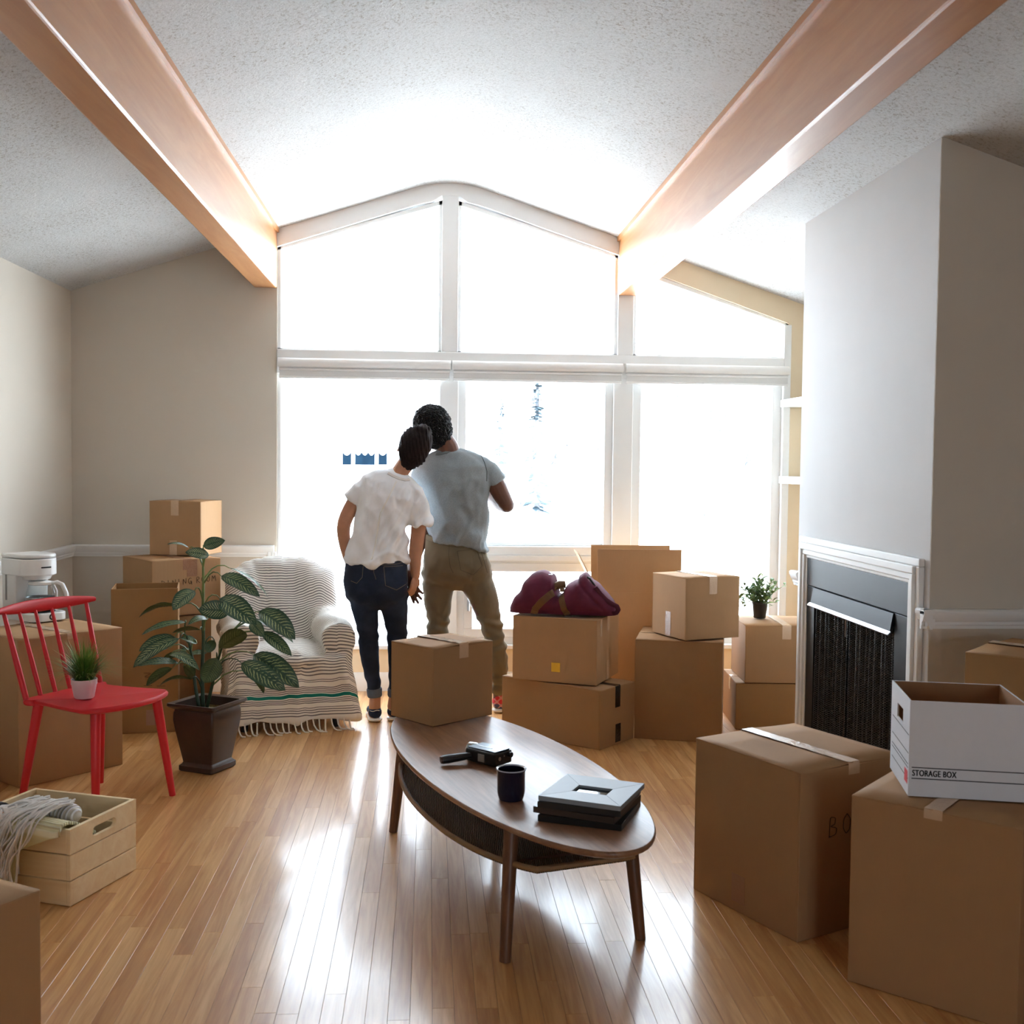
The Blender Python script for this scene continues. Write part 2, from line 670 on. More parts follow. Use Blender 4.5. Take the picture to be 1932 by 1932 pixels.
def build_trim():
    ZR = .895
    k = [0]

    def tr(o):
        struct(o)
    tr(moulding('trim_1', (XL, YF, ZR), (XL, YB, ZR), (1, 0, 0), RAIL, M_WHITE))
    tr(moulding('trim_2', (XL, YB, ZR), (-.945, YB, ZR), (0, -1, 0), RAIL, M_WHITE))
    # vertical run of the same moulding beside the glass
    pv = [(-.945 - .062 + .0, 0)]
    mb = MB()
    for a, b, d in ((-.992, -.982, .016), (-.982, -.958, .030), (-.958, -.932, .034)):
        mb.box(a, b, YB - d, YB + .001, .116, ZR - .03)
    tr(mb.build('trim_3', M_WHITE, bevel=.004))
    tr(moulding('trim_4', (CHX - .034, CHY0 - .004, ZR), (XR, CHY0 - .004, ZR), (0, -1, 0), RAIL, M_WHITE))
    tr(moulding('trim_7', (CHX, CHY0 - .036, ZR), (CHX, 3.945, ZR), (-1, 0, 0), RAIL, M_WHITE))
    tr(moulding('trim_8', (CHX, 5.275, ZR), (CHX, CHY1 + .034, ZR), (-1, 0, 0), RAIL, M_WHITE))
    tr(MB().box(CHX - .026, CHX + .012, CHY0 - .030, CHY0 + .002, ZR - .050, ZR + .0085).build('trim_9', M_WHITE))
    tr(moulding('trim_5', (CHX - .012, CHY1, ZR), (XR, CHY1, ZR), (0, 1, 0), RAIL, M_WHITE))
    tr(moulding('baseboard_left', (XL, YF, 0), (XL, YB, 0), (1, 0, 0), BASE, M_WHITE))
    tr(moulding('baseboard_back', (XL, YB, 0), (XR, YB, 0), (0, -1, 0), BASE, M_WHITE))
    tr(moulding('baseboard_right', (CHX, CHY0 - .004, 0), (XR, CHY0 - .004, 0), (0, -1, 0), BASE, M_WHITE))


def build_windows():
    y0, y1 = YB - .012, YB + .10
    yg = YB + .055
    XW0, XW1 = -.93, 2.262

    def pane(parent, poly):
        MB().prism(poly, yg, yg + .006).build('pane', M_GLASS, parent)

    def frame(parent, x0, x1, z0, z1, t=.035, d0=.02, d1=.09, name='window_frame'):
        mb = MB()
        ya, yb = YB + d0, YB + d1
        mb.box(x0, x1, ya, yb, z0, z0 + t)
        mb.box(x0, x1, ya, yb, z1 - t, z1)
        mb.box(x0, x0 + t, ya, yb, z0 + t, z1 - t)
        mb.box(x1 - t, x1, ya, yb, z0 + t, z1 - t)
        return mb.build(name, M_WFRAME, parent, bevel=.004)

    ZT = 1.985
    # 1: fixed pane on the left
    w1 = rempty('window_1')
    frame(w1, XW0, .072, .285, ZT, .022)
    pane(w1, [(XW0 + .01, .30), (.06, .30), (.06, ZT), (XW0 + .01, ZT)])
    # 2: middle, fixed upper pane over an opening lower sash
    w2 = rempty('window_2')
    frame(w2, .175, 1.15, .83, ZT, .052)
    frame(w2, .205, 1.115, .905, ZT - .03, .022, .045, .075, 'glazing_bead')
    pane(w2, [(.23, .93), (1.09, .93), (1.09, ZT), (.23, ZT)])
    frame(w2, .175, 1.15, .285, .83, .052)
    frame(w2, .222, 1.103, .33, .80, .055, .012, .075, 'sash')
    pane(w2, [(.26, .36), (1.07, .36), (1.07, .78), (.26, .78)])
    h = MB().box(.244, .258, YB - .03, YB + .012, .50, .62).build('sash_handle', M_STEEL, w2, bevel=.004)
    # sill rail
    mb = MB()
    mb.box(.175, 1.15, YB - .02, YB + .06, .815, .85)
    mb.box(.175, 1.15, YB - .008, YB + .06, .85, .905)
    mb.build('rail', M_WFRAME, w2, bevel=.004)
    # 3: right fixed pane
    w3 = rempty('window_3')
    frame(w3, 1.268, XW1 - .03, .285, ZT, .06)
    frame(w3, 1.30, XW1 - .07, .335, ZT - .03, .024, .045, .075, 'glazing_bead')
    pane(w3, [(1.31, .34), (2.17, .34), (2.17, ZT), (1.31, ZT)])
    mb = MB().box(XW1 - .035, XW1 + .012, YB - .0195, YB + .02, .25, ceil_z(XW1) - .16)
    mb.build('casing', M_WFRAME, w3, bevel=.005)
    MB().box(1.20, XW1 + .03, YB - .035, YB + .05, .262, .29).build('window_sill', M_WFRAME, w3, bevel=.005)
    MB().box(XW0, 1.15, YB - .03, YB + .05, .262, .288).build('window_sill', M_WFRAME, w2, bevel=.005)
    # posts, transom, gable header
    p = rempty('trim_6')
    MB().box(.062, .178, y0, y1, .285, 2.06).build('post', M_WFRAME, p, bevel=.004)
    MB().box(1.148, 1.27, y0, y1, .285, 2.06).build('post', M_WFRAME, p, bevel=.004)
    MB().box(XW0, XW1, y0 - .004, y1, 1.96, 2.105).build('transom', M_WFRAME, p, bevel=.004)
    zc = ceil_z(.1)
    MB().box(.07, .172, y0 + .003, y1, 2.10, zc - .07).build('post', M_WFRAME, p, bevel=.004)
    MB().box(1.168, 1.266, y0, y1, 2.10, 2.49).build('post', M_WFRAME, p, bevel=.004)
    hd = .105
    xs = [XW0] + list(np.linspace(RX - .22, RX + .22, 9)) + [1.168]
    for xa, xb, nm in ((XW0, RX, 'header'), (RX, 1.168, 'header')):
        q = sorted(set([x for x in xs if xa <= x <= xb] + [xa, xb]))
        n = len(q)
        lo = [ceil_z(x) - hd + (.03 if abs(x - RX) < .06 else 0) for x in q]
        hi = [ceil_z(x) + .02 for x in q]
        vs = [(x, yy, zz) for yy in (y0, y1) for zz_ in (lo, hi) for x, zz in zip(q, zz_)]
        fs = []
        for i in range(n - 1):
            fs += [(i, i + 1, n + i + 1, n + i), (2 * n + i + 1, 2 * n + i, 3 * n + i, 3 * n + i + 1), (i + 1, i, 2 * n + i, 2 * n + i + 1)]
        MB().add(vs, fs).build(nm, M_WFRAME, p)
    # gable panes 4, 5, 6
    def gable(name, x0, x1, drop):
        w = rempty(name)
        a, b = ceil_z(x0) - drop, ceil_z(x1) - drop
        pane(w, [(x0, 2.10), (x1, 2.10), (x1, b + .01), (x0, a + .01)])
        t = .02
        mb = MB()
        mb.prism([(x0, a - t), (x1, b - t), (x1, b + .005), (x0, a + .005)], YB + .02, YB + .08)
        mb.box(x0, x0 + t, YB + .02, YB + .08, 2.10, a)
        mb.box(x1 - t, x1, YB + .02, YB + .08, 2.10, b)
        mb.box(x0, x1, YB + .02, YB + .08, 2.095, 2.115)
        mb.build('window_frame', M_WFRAME, w)
    gable('window_4', XW0, .072, hd - .005)
    gable('window_5', .170, 1.17, hd - .005)
    gable('window_6', 1.266, XW1 + .006, .145)
    # roller blinds
    for i, (xa, xb, lab) in enumerate(((-.918, .130, 'rolled up white roller blind over the left window pane beside the taupe wall'),
                                       (.138, 1.196, 'rolled up white roller blind over the middle window between the two posts'),
                                       (1.214, 2.252, 'rolled up white roller blind over the right window next to the chimney'))):
        b = thing('roller_blind', lab, 'blind', ((xa + xb) / 2, YB - .016, 1.95), 0, 'roller blinds under the transom')
        hw = (xb - xa) / 2
        prof = [(0, .10), (0, .048), (-.02, .044), (-.045, .046), (-.055, .058), (-.058, .075), (-.052, .09), (-.035, .10)]
        MB().prism(prof, -hw, hw, 'X').build('cassette', M_WPLAST, b, smooth=40)
        MB().box(-hw + .008, hw - .008, -.034, -.026, -.012, .046).build('fabric', M_BLIND, b)
        MB().box(-hw + .006, hw - .006, -.040, -.020, .024, .036).build('valance_strip', M_WPLAST, b, bevel=.003)
        MB().box(-hw + .006, hw - .006, -.039, -.022, -.024, -.010).build('bottom_rail', M_WPLAST, b, bevel=.004)
        MB().box(-.03, .03, -.044, -.036, -.022, -.010).build('pull_tab', M_WPLAST, b, bevel=.003)


def build_shelves():
    for z, lab in ((1.795, 'upper white wall shelf in the alcove behind the chimney'), (1.315, 'lower white wall shelf in the alcove behind the chimney')):
        s = thing('wall_shelf', lab, 'shelf', (XR, 6.15, z), 0)
        MB().box(-.25, 0, -.55, .70, 0, .045).build('board', M_WPLAST, s, bevel=.003)
        for y in (-.35, .45):
            MB().prism([(0, 0), (-.16, 0), (-.16, -.012), (-.02, -.10), (0, -.10)], y, y + .02, 'Y').build('bracket', M_WPLAST, s)


def build_fireplace():
    f = thing('fireplace', 'black steel fireplace with mesh curtain set in a white moulded surround', 'fireplace', (CHX, 0, 0))
    Y0, Y1, Z1 = 3.945, 5.275, 1.085
    # white surround: stepped moulding
    for nm, steps in (('surround', ((0, .030, .022), (.030, .060, .034), (.060, .085, .026), (.085, .100, .016))),):
        for side in ('top', 'near', 'far'):
            mb = MB()
            for a, b, d in steps:
                if side == 'top':
                    mb.box(-d, 0, Y0 + a, Y1 - a, Z1 - b, Z1 - a)
                elif side == 'near':
                    mb.box(-d, 0, Y0 + a, Y0 + b, 0, Z1 - b)
                else:
                    mb.box(-d, 0, Y1 - b, Y1 - a, 0, Z1 - b)
            mb.build(nm, M_WHITE, f, bevel=.004)
    ya, yb, zt = Y0 + .10, Y1 - .10, Z1 - .10
    # black steel face plates
    MB().box(-.012, 0, ya, yb, zt - .130, zt).build('top_plate', M_BLACKMETAL, f, bevel=.002)
    MB().box(-.010, 0, ya, ya + .13, 0, zt - .133).build('side_plate', M_BLACKMETAL, f, bevel=.002)
    MB().box(-.010, 0, yb - .10, yb, 0, zt - .133).build('side_plate', M_BLACKMETAL, f, bevel=.002)
    o0, o1 = ya + .13, yb - .10
    MB().prism([(-.010, zt - .133), (-.016, zt - .135), (-.030, zt - .212), (-.026, zt - .214), (0, zt - .16)], o0, o1, 'Y').build('hood', M_BLACKMETAL, f)
    MB().prism([(-.026, zt - .208), (-.040, zt - .220), (-.042, zt - .216), (-.030, zt - .204)], o0 - .01, o1 + .01, 'Y').build('hood_lip', M_STEEL, f)
    # firebox
    mb = MB()
    mb.box(.0, .5, 4.08, 4.10, 0, .87).box(.0, .5, 5.14, 5.16, 0, .87).box(.48, .5, 4.1, 5.14, 0, .87).box(0, .5, 4.1, 5.14, .85, .87).box(0, .5, 4.1, 5.14, 0, .015)
    mb.build('firebox', M_DARK, f)
    # pleated mesh curtain, two halves
    t = NT('fire_mesh')
    v = t.coord('Object')
    sp = t.n('ShaderNodeSeparateXYZ')
    t.l(v, sp.inputs[0])
    a = t.math('SINE', t.math('MULTIPLY', t.math('ADD', sp.outputs[1], sp.outputs[2]), 620))
    b = t.math('SINE', t.math('MULTIPLY', t.math('SUBTRACT', sp.outputs[1], sp.outputs[2]), 620))
    g = t.math('GREATER_THAN', t.math('MAXIMUM', a, b), .62)
    t.set(t.mix(g, rgb((16, 16, 17)), rgb((74, 76, 80))), .45, .5, .5)
    t.set(Alpha=t.math('ADD', .72, t.math('MULTIPLY', g, .28)))
    ym = (o0 + o1) / 2 + .03
    zc = zt - .212
    for a, b, ph in ((o0, ym - .012, 0), (ym + .004, o1, 1.3)):
        def fn(u, q, a=a, b=b, ph=ph):
            y = a + (b - a) * u
            amp = .010 + .006 * (1 - q)
            x = .004 + amp * sin(y * 118 + ph + .5 * sin(y * 31)) + .004 * sin(y * 47 + ph)
            return (x - .004, y + .004 * sin(q * 3 + y * 20), .02 + (zc - .02) * q)
        MB().grid(fn, 150, 10).build('mesh_curtain', t.m, f, smooth=180)
    MB().tube([(-.03, ym - .03, zc - .005), (-.03, ym - .03, zc - .085)], .004, 6).build('pull_chain', M_STEEL, f)
    # plaster edge of the breast beside the surround
    return f


build_room()
build_trim()
build_windows()
build_shelves()
build_fireplace()

# ------------------------------------------------------------------ cardboard boxes
def text_mesh(body, size, m, parent, M, name='lettering', weight=0.0, spacing=1.0):
    cu = bpy.data.curves.new(name, 'FONT')
    cu.body = body
    cu.size = size
    cu.offset = weight
    cu.space_character = spacing
    o = bpy.data.objects.new('tmp', cu)
    COL.objects.link(o)
    bpy.context.view_layer.update()
    dg = bpy.context.evaluated_depsgraph_get()
    me = bpy.data.meshes.new_from_object(o.evaluated_get(dg))
    bpy.data.objects.remove(o)
    me.transform(M)
    me.materials.clear()
    return link(name, me, m, parent)


STROKES = {
    'D': [[(0, 0), (.05, 1)], [(.0, 1), (.45, .85), (.55, .5), (.4, .1), (-.02, 0)]], 'I': [[(.2, 0), (.22, 1)]],
    'N': [[(0, 0), (.04, 1), (.5, .05), (.56, 1)]], 'G': [[(.6, .85), (.35, 1), (.08, .75), (.02, .35), (.2, 0), (.5, .08), (.58, .42), (.32, .42)], [(.58, .45), (.6, -.15)]],
    'R': [[(.05, 0), (.1, 1), (.5, .95), (.52, .65), (.12, .5), (.6, 0)]], 'O': [[(.3, 1), (.06, .75), (.04, .3), (.25, 0), (.5, .2), (.55, .7), (.3, 1)]],
    'M': [[(0, 0), (.12, 1), (.34, .35), (.6, 1), (.72, 0)]], 'B': [[(.05, 0), (.08, 1), (.45, .92), (.42, .6), (.1, .52), (.55, .4), (.5, .08), (.02, 0)]],
    'E': [[(.5, 1), (.05, .96), (.0, 0), (.5, .03)], [(.02, .5), (.4, .52)]], 'K': [[(.05, 0), (.08, 1)], [(.55, 1), (.1, .45), (.6, 0)]],
    'T': [[(.3, 0), (.32, 1)], [(0, .98), (.62, 1)]], 'C': [[(.55, .85), (.3, 1), (.05, .7), (.05, .3), (.28, 0), (.55, .15)]], 'H': [[(.05, 0), (.08, 1)], [(.5, 0), (.55, 1)], [(.06, .5), (.52, .52)]],
}


def handwriting(word, h, m, parent, M, r=.0022, gap=.82):
    """marker strokes: thin lines lying on a box face, one part per letter; M maps (x, y-up) to the face"""
    x = 0
    for ch in word:
        if ch == ' ':
            x += .5 * h
            continue
        mb = MB()
        for st in STROKES[ch]:
            p = [Vector((x + a * h, b * h, 0)) for a, b in st]
            q = []
            for i in range(len(p) - 1):
                for k in range(4):
                    q.append(p[i].lerp(p[i + 1], k / 4))
            q.append(p[-1])
            q = [q[0]] + [(q[i - 1] + q[i] * 2 + q[i + 1]) / 4 for i in range(1, len(q) - 1)] + [q[-1]]
            mb.tube([M @ v for v in q], r, 5)
        mb.build('handwritten_letter', m, parent)
        x += gap * h


def face_matrix(side, w, d, off=.0):
    """local frame (x right as seen from outside, y up, z out) for a box with its front corner scheme below"""
    if side == 'front':      # -Y face
        return Matrix(((1, 0, 0, 0), (0, 0, -1, -off), (0, 1, 0, 0), (0, 0, 0, 1)))
    if side == 'right':      # +X face
        return Matrix(((0, 0, 1, w + off), (1, 0, 0, 0), (0, 1, 0, 0), (0, 0, 0, 1)))
    if side == 'left':       # -X face
        return Matrix(((0, 0, -1, -off), (-1, 0, 0, d), (0, 1, 0, 0), (0, 0, 0, 1)))
    if side == 'top':
        return Matrix(((1, 0, 0, 0), (0, 1, 0, 0), (0, 0, 1, off), (0, 0, 0, 1)))


def ribbon(mb, x0, x1, y0, y1, M, t=.0008):
    mb.box(x0, x1, y0, y1, 0, t, M)


def carton(label, corner, ang, w, d, h, z=0, seam='X', tape=None, tapes=(), mat=0, group=None, top='closed', lift=.003, name='cardboard_box', tapedown=.07, sag=0):
    """closed carton. corner = near corner on the floor (x, y); ang = direction of the 'front' edge (+X local) ;
    local box spans 0..w, 0..d, 0..h ; seam 'X' runs along local x"""
    b = thing(name, label, 'box', (corner[0], corner[1], z), ang, group)
    m = M_CARD[mat]
    th = .005
    g = .0025
    mb = MB()
    # walls with board thickness, bottom
    mb.box(0, w, 0, d, 0, th)
    mb.box(0, w, 0, th, 0, h - .004).box(0, w, d - th, d, 0, h - .004).box(0, th, th, d - th, 0, h - .004).box(w - th, w, th, d - th, 0, h - .004)
    mb.build('body', m, b, bevel=.003, seg=2)
    if top == 'closed':
        rnd = random.Random(int(corner[0] * 1000 + corner[1] * 777))
        for k in (0, 1):
            def fn(u, v, k=k):
                # u along seam, v from hinge to seam ; slight bow
                bow = sag * sin(pi * v * .5) + lift * (v ** 2) * (.6 + .8 * u if k else 1.2 - .6 * u)
                if seam == 'X':
                    half = d / 2 - g / 2
                    y = v * half if k == 0 else d - v * half
                    return (.001 + u * (w - .002), y, h - .004 + bow)
                half = w / 2 - g / 2
                x = v * half if k == 0 else w - v * half
                return (x, .001 + u * (d - .002), h - .004 + bow)
            mbf = MB().grid(fn, 5, 7)
            o = mbf.build('flap', m, b, smooth=60)
            s = o.modifiers.new('thickness', 'SOLIDIFY')
            s.thickness = .004
            s.offset = 1 if False else 0
        if tape:
            tw = .048
            mt = {'clear': M_TAPE, 'tan': M_TAPE_TAN, 'black': M_TAPE_BLK}[tape]
            zt = h - .004 + lift * 1.35 + .0024 + max(sag, 0)
            mbt = MB()
            n = 14
            def path(u):
                # down one end, along the seam, down the other end
                L = tapedown
                tot = 2 * L + (w if seam == 'X' else d)
                s_ = u * tot
                W_ = w if seam == 'X' else d
                if s_ < L:
                    return (-.0012, h - L + s_ - .004)
                if s_ > L + W_:
                    return (W_ + .0012, h - .004 - (s_ - L - W_))
                return (s_ - L, zt)
            us = [0, .02] + [tapedown / (2 * tapedown + (w if seam == 'X' else d)) * q for q in (.5, .999)]
            Wd = (w if seam == 'X' else d)
            a = tapedown / (2 * tapedown + Wd)
            us = [0, a * .5, a * .999] + [a + (1 - 2 * a) * q for q in np.linspace(.005, .995, 12)] + [1 - a * .999, 1 - a * .5, 1]
            def fn(u, v):
                q = us[int(round(u * (len(us) - 1)))]
                x, zz = path(q)
                c = (d if seam == 'X' else w) / 2
                y = c + (v - .5) * tw
                zz += .0007 * sin(37 * q + 9 * v)
                return (x, y, zz) if seam == 'X' else (y, x, zz)
            mbt.grid(fn, len(us), 4).build('tape', mt, b, smooth=50)
    for (side, x0, x1, y0, y1, kind) in tapes:
        M = face_matrix(side, w, d, .0006)
        mt = {'clear': M_TAPE, 'tan': M_TAPE_TAN, 'black': M_TAPE_BLK, 'yellow': M_STICKER}[kind]
        mbt = MB()
        ribbon(mbt, x0, x1, y0, y1, M)
        mbt.build('sticker' if kind == 'yellow' else 'tape', mt, b)
    return b


def open_carton(label, corner, ang, w, d, h, z=0, mat=0, flaps=(), group=None, th=.006, tapes=()):
    b = thing('open_cardboard_box', label, 'box', (corner[0], corner[1], z), ang, group)
    m = M_CARD[mat]
    mb = MB()
    mb.box(0, w, 0, d, 0, th)
    mb.box(0, w, 0, th, th, h).box(0, w, d - th, d, th, h).box(0, th, th, d - th, th, h).box(w - th, w, th, d - th, th, h)
    mb.build('body', m, b, bevel=.0015, seg=1)
    for side, length, tilt, spread in flaps:      # tilt: degrees outward from straight up
        a = radians(tilt)
        up, out = cos(a) * length, sin(a) * length
        t = .004
        if side in ('front', 'back'):
            y, s = (.003, -1) if side == 'front' else (d - .003, 1)
            poly = [(0, 0), (w, 0), (w - spread, 1), (spread, 1)]
            vs = [(x, y + s * out * q - t / 2, h + up * q) for x, q in poly] + [(x, y + s * out * q + t / 2, h + up * q) for x, q in poly]
        else:
            x_, s = (.003, -1) if side == 'left' else (w - .003, 1)
            poly = [(0, 0), (d, 0), (d - spread, 1), (spread, 1)]
            vs = [(x_ + s * out * q - t / 2, y, h + up * q) for y, q in poly] + [(x_ + s * out * q + t / 2, y, h + up * q) for y, q in poly]
        MB().add(vs, [(0, 1, 2, 3), (7, 6, 5, 4), (0, 4, 5, 1), (1, 5, 6, 2), (2, 6, 7, 3), (3, 7, 4, 0)]).build('flap', m, b)
    for (side, x0, x1, y0, y1, kind) in tapes:
        M = face_matrix(side, w, d, .0006)
        mt = {'clear': M_TAPE, 'tan': M_TAPE_TAN, 'black': M_TAPE_BLK}[kind]
        mbt = MB()
        ribbon(mbt, x0, x1, y0, y1, M)
        mbt.build('tape', mt, b)
    return b


M_STICKER = plain('yellow_sticker', (238, 190, 60), .6)
R = radians


def build_boxes():
    # left wall: box carrying the coffee maker
    carton('large cardboard box carrying the white coffee maker behind the red chair', (-1.75, 4.845), R(48), .50, .44, .645, tape='clear', seam='Y', mat=1, tapedown=.02)
    # tall open box
    b = open_carton('tall open cardboard box without lid flaps beside the leafy floor plant', (-1.625, 5.785), R(11), .330, .29, .755, mat=2, tapes=(('front', .17, .215, .04, .12, 'tan'),))
    Mf = face_matrix('front', .3, .3, .001)
    for word, x, y in (('IN C', .20, .24), ('I E', .265, .235)):
        handwriting(word, .042, M_INK, b, Mf @ Matrix.Translation((x, y, 0)) @ Matrix.Rotation(pi / 2, 4, 'Z'), .0010, 1.25)
    # corner stack of three
    carton('lowest cardboard box of the corner stack, standing on the floor under the handwritten box', (-1.49, 6.135), R(36), .33, .40, .555, tape='tan', mat=0)
    b = carton('cardboard box handwritten DINING ROOM in the corner stack', (-1.50, 6.12), R(36), .40, .42, .312, z=.56, tape='tan', seam='Y', mat=1, tapedown=.055,
               tapes=(('front', .20, .26, .215, .308, 'tan'), ('front', .10, .16, .0, .10, 'clear')))
    handwriting('DINING ROOM', .034, M_INK, b, face_matrix('front', .4, .4, .001) @ Matrix.Translation((.055, .165, 0)) @ Matrix.Rotation(R(3), 4, 'Z'), .0013, .90)
    carton('small sealed cardboard box on top of the corner stack', (-1.60, 6.475), R(-15), .315, .275, .312, z=.877, tape='clear', seam='Y', mat=1, tapedown=.08,
           tapes=(('front', .125, .17, 0, .085, 'clear'),))
    # on the coffee table
    carton('cardboard box standing on the far end of the oval coffee table', (.022, 4.235), R(40), .315, .262, .305, z=.4015, tape='clear', seam='Y', lift=.006, mat=0, tapedown=.05)
    # boxes right of the couple
    carton('long low cardboard box with black tape, under the yellow stickered box', (.856, 5.386), R(48), .325, .62, .300, tape='black', seam='Y', mat=0, tapedown=.105,
           tapes=(('front', .145, .193, .012, .105, 'black'),))
    carton('cardboard box with a yellow sticker carrying the burgundy duffel bag', (.44, 5.68), R(-26), .455, .40, .334, z=.304, tape='clear', seam='X', mat=1, tapedown=.075,
           tapes=(('front', .215, .262, .055, .102, 'yellow'), ('right', .175, .225, .0, .10, 'clear'), ('right', .06, .095, .24, .328, 'clear')))
    open_carton('tall open cardboard box with raised lid flaps in front of the window', (.955, 6.17), R(-3), .475, .38, .70, mat=1,
                flaps=(('front', .245, 2, 0), ('back', .24, 6, 0), ('left', .24, 27, .02)))
    carton('tall cardboard box supporting the small square box beside the window', (1.074, 5.628), R(-16), .447, .48, .52, tape='clear', seam='X', mat=0,
           tapes=(('right', .16, .22, .02, .15, 'clear'),))
    carton('small square cardboard box tilted across the tall box by the window', (1.313, 5.526), R(20), .33, .325, .322, z=.5265, tape='clear', seam='Y', mat=1, tapedown=.085,
           tapes=(('left', .135, .185, .0, .13, 'tan'),))
    carton('cardboard box on the floor under the box with the potted plant', (1.661, 5.80), R(-6), .46, .42, .252, tape='clear', mat=2)
    carton('cardboard box carrying the small leafy plant in a black pot', (1.705, 5.79), R(-5), .44, .40, .312, z=.255, tape='clear', seam='Y', mat=0)
    # big boxes in the right foreground
    b = carton('large cardboard box taped across the top, in front of the fireplace', (1.106, 3.162), R(26), .446, .48, .515, tape='clear', seam='Y', mat=0, lift=.005, tapedown=.03,
               tapes=(('left', .19, .25, .03, .12, 'tan'),))
    handwriting('BO', .062, M_INK, b, face_matrix('front', .446, .48, .001) @ Matrix.Translation((.12, .30, 0)), .0012, .95)
    carton('large cardboard box carrying the white storage box', (1.165, 2.918), R(-43), .44, .44, .523, tape='clear', seam='Y', mat=0, tapedown=.02)
    carton('tall cardboard box against the wall beyond the white storage box', (1.735, 3.43), R(-48), .38, .42, .83, tape='clear', seam='X', mat=2, lift=.008)
    carton('cardboard box in the foreground beside the wooden crate', (-1.138, 2.497), R(59), .345, .40, .348, tape='clear', seam='Y', mat=1, tapedown=.05)
    # storage box
    ang = R(-14)
    s = thing('storage_box', 'white lidless storage box printed STORAGE BOX on the large cardboard box', 'box', (1.31, 2.887, .5262), ang)
    w_, d_, h_, th = .305, .29, .262, .004
    M_WCARD = plain('white_coated_card', (222, 224, 230), .55, 0, .3, .03, 40, .05, 120)
    mb = MB()
    mb.box(0, w_, 0, d_, 0, th)
    mb.box(0, w_, 0, th, th, h_).box(0, w_, d_ - th, d_, th, h_)
    # end walls with hand holes
    for x0, x1 in ((0, th), (w_ - th, w_)):
        hx0, hx1, hz0, hz1 = d_ / 2 - .045, d_ / 2 + .045, h_ - .085, h_ - .045
        mb.box(x0, x1, th, hx0, th, h_).box(x0, x1, hx1, d_ - th, th, h_).box(x0, x1, hx0, hx1, th, hz0).box(x0, x1, hx0, hx1, hz1, h_)
    mb.build('body', M_WCARD, s)
    mb = MB()
    e = .0006
    mb.box(th, w_ - th, th, th + e, th, h_ - .001).box(th, w_ - th, d_ - th - e, d_ - th, th, h_ - .001).box(th, w_ - th, th, d_ - th, th, th + e)
    for x0, x1 in ((th, th + e), (w_ - th - e, w_ - th)):
        mb.box(x0, x1, th, hx0, th, h_ - .001).box(x0, x1, hx1, d_ - th, th, h_ - .001).box(x0, x1, hx0, hx1, th, hz0).box(x0, x1, hx0, hx1, hz1, h_ - .001)
    mb.build('lining', M_CARDIN, s)
    F = face_matrix('front', w_, d_, .0004)
    mb = MB()
    ribbon(mb, .008, w_, .078, .0805, F, .0004)
    ribbon(mb, .008, w_, .048, .0505, F, .0004)
    mb.build('printed_line', M_PRINT, s)
    for dx in (0, .0006, .0012):
        text_mesh('STORAGE BOX', .0235, M_PRINT, s, F @ Matrix.Translation((.009 + dx, .0565, .0003 + dx * .05)) @ Matrix.Diagonal((.68, 1, 1, 1)), weight=.0002, spacing=1.08)
    L = face_matrix('left', w_, d_, .0004)
    mb = MB()
    for y in (.165, .115, .085, .075, .045):
        ribbon(mb, .03, d_ - .006, y, y + .0018, L, .0004)
    mb.build('printed_line', M_PRINT, s)
    mb = MB()
    ribbon(mb, d_ - .055, d_ - .012, .03, .066, L, .0006)
    mb.build('printed_patch', plain('red_print', (226, 70, 84), .5), s)


build_boxes()


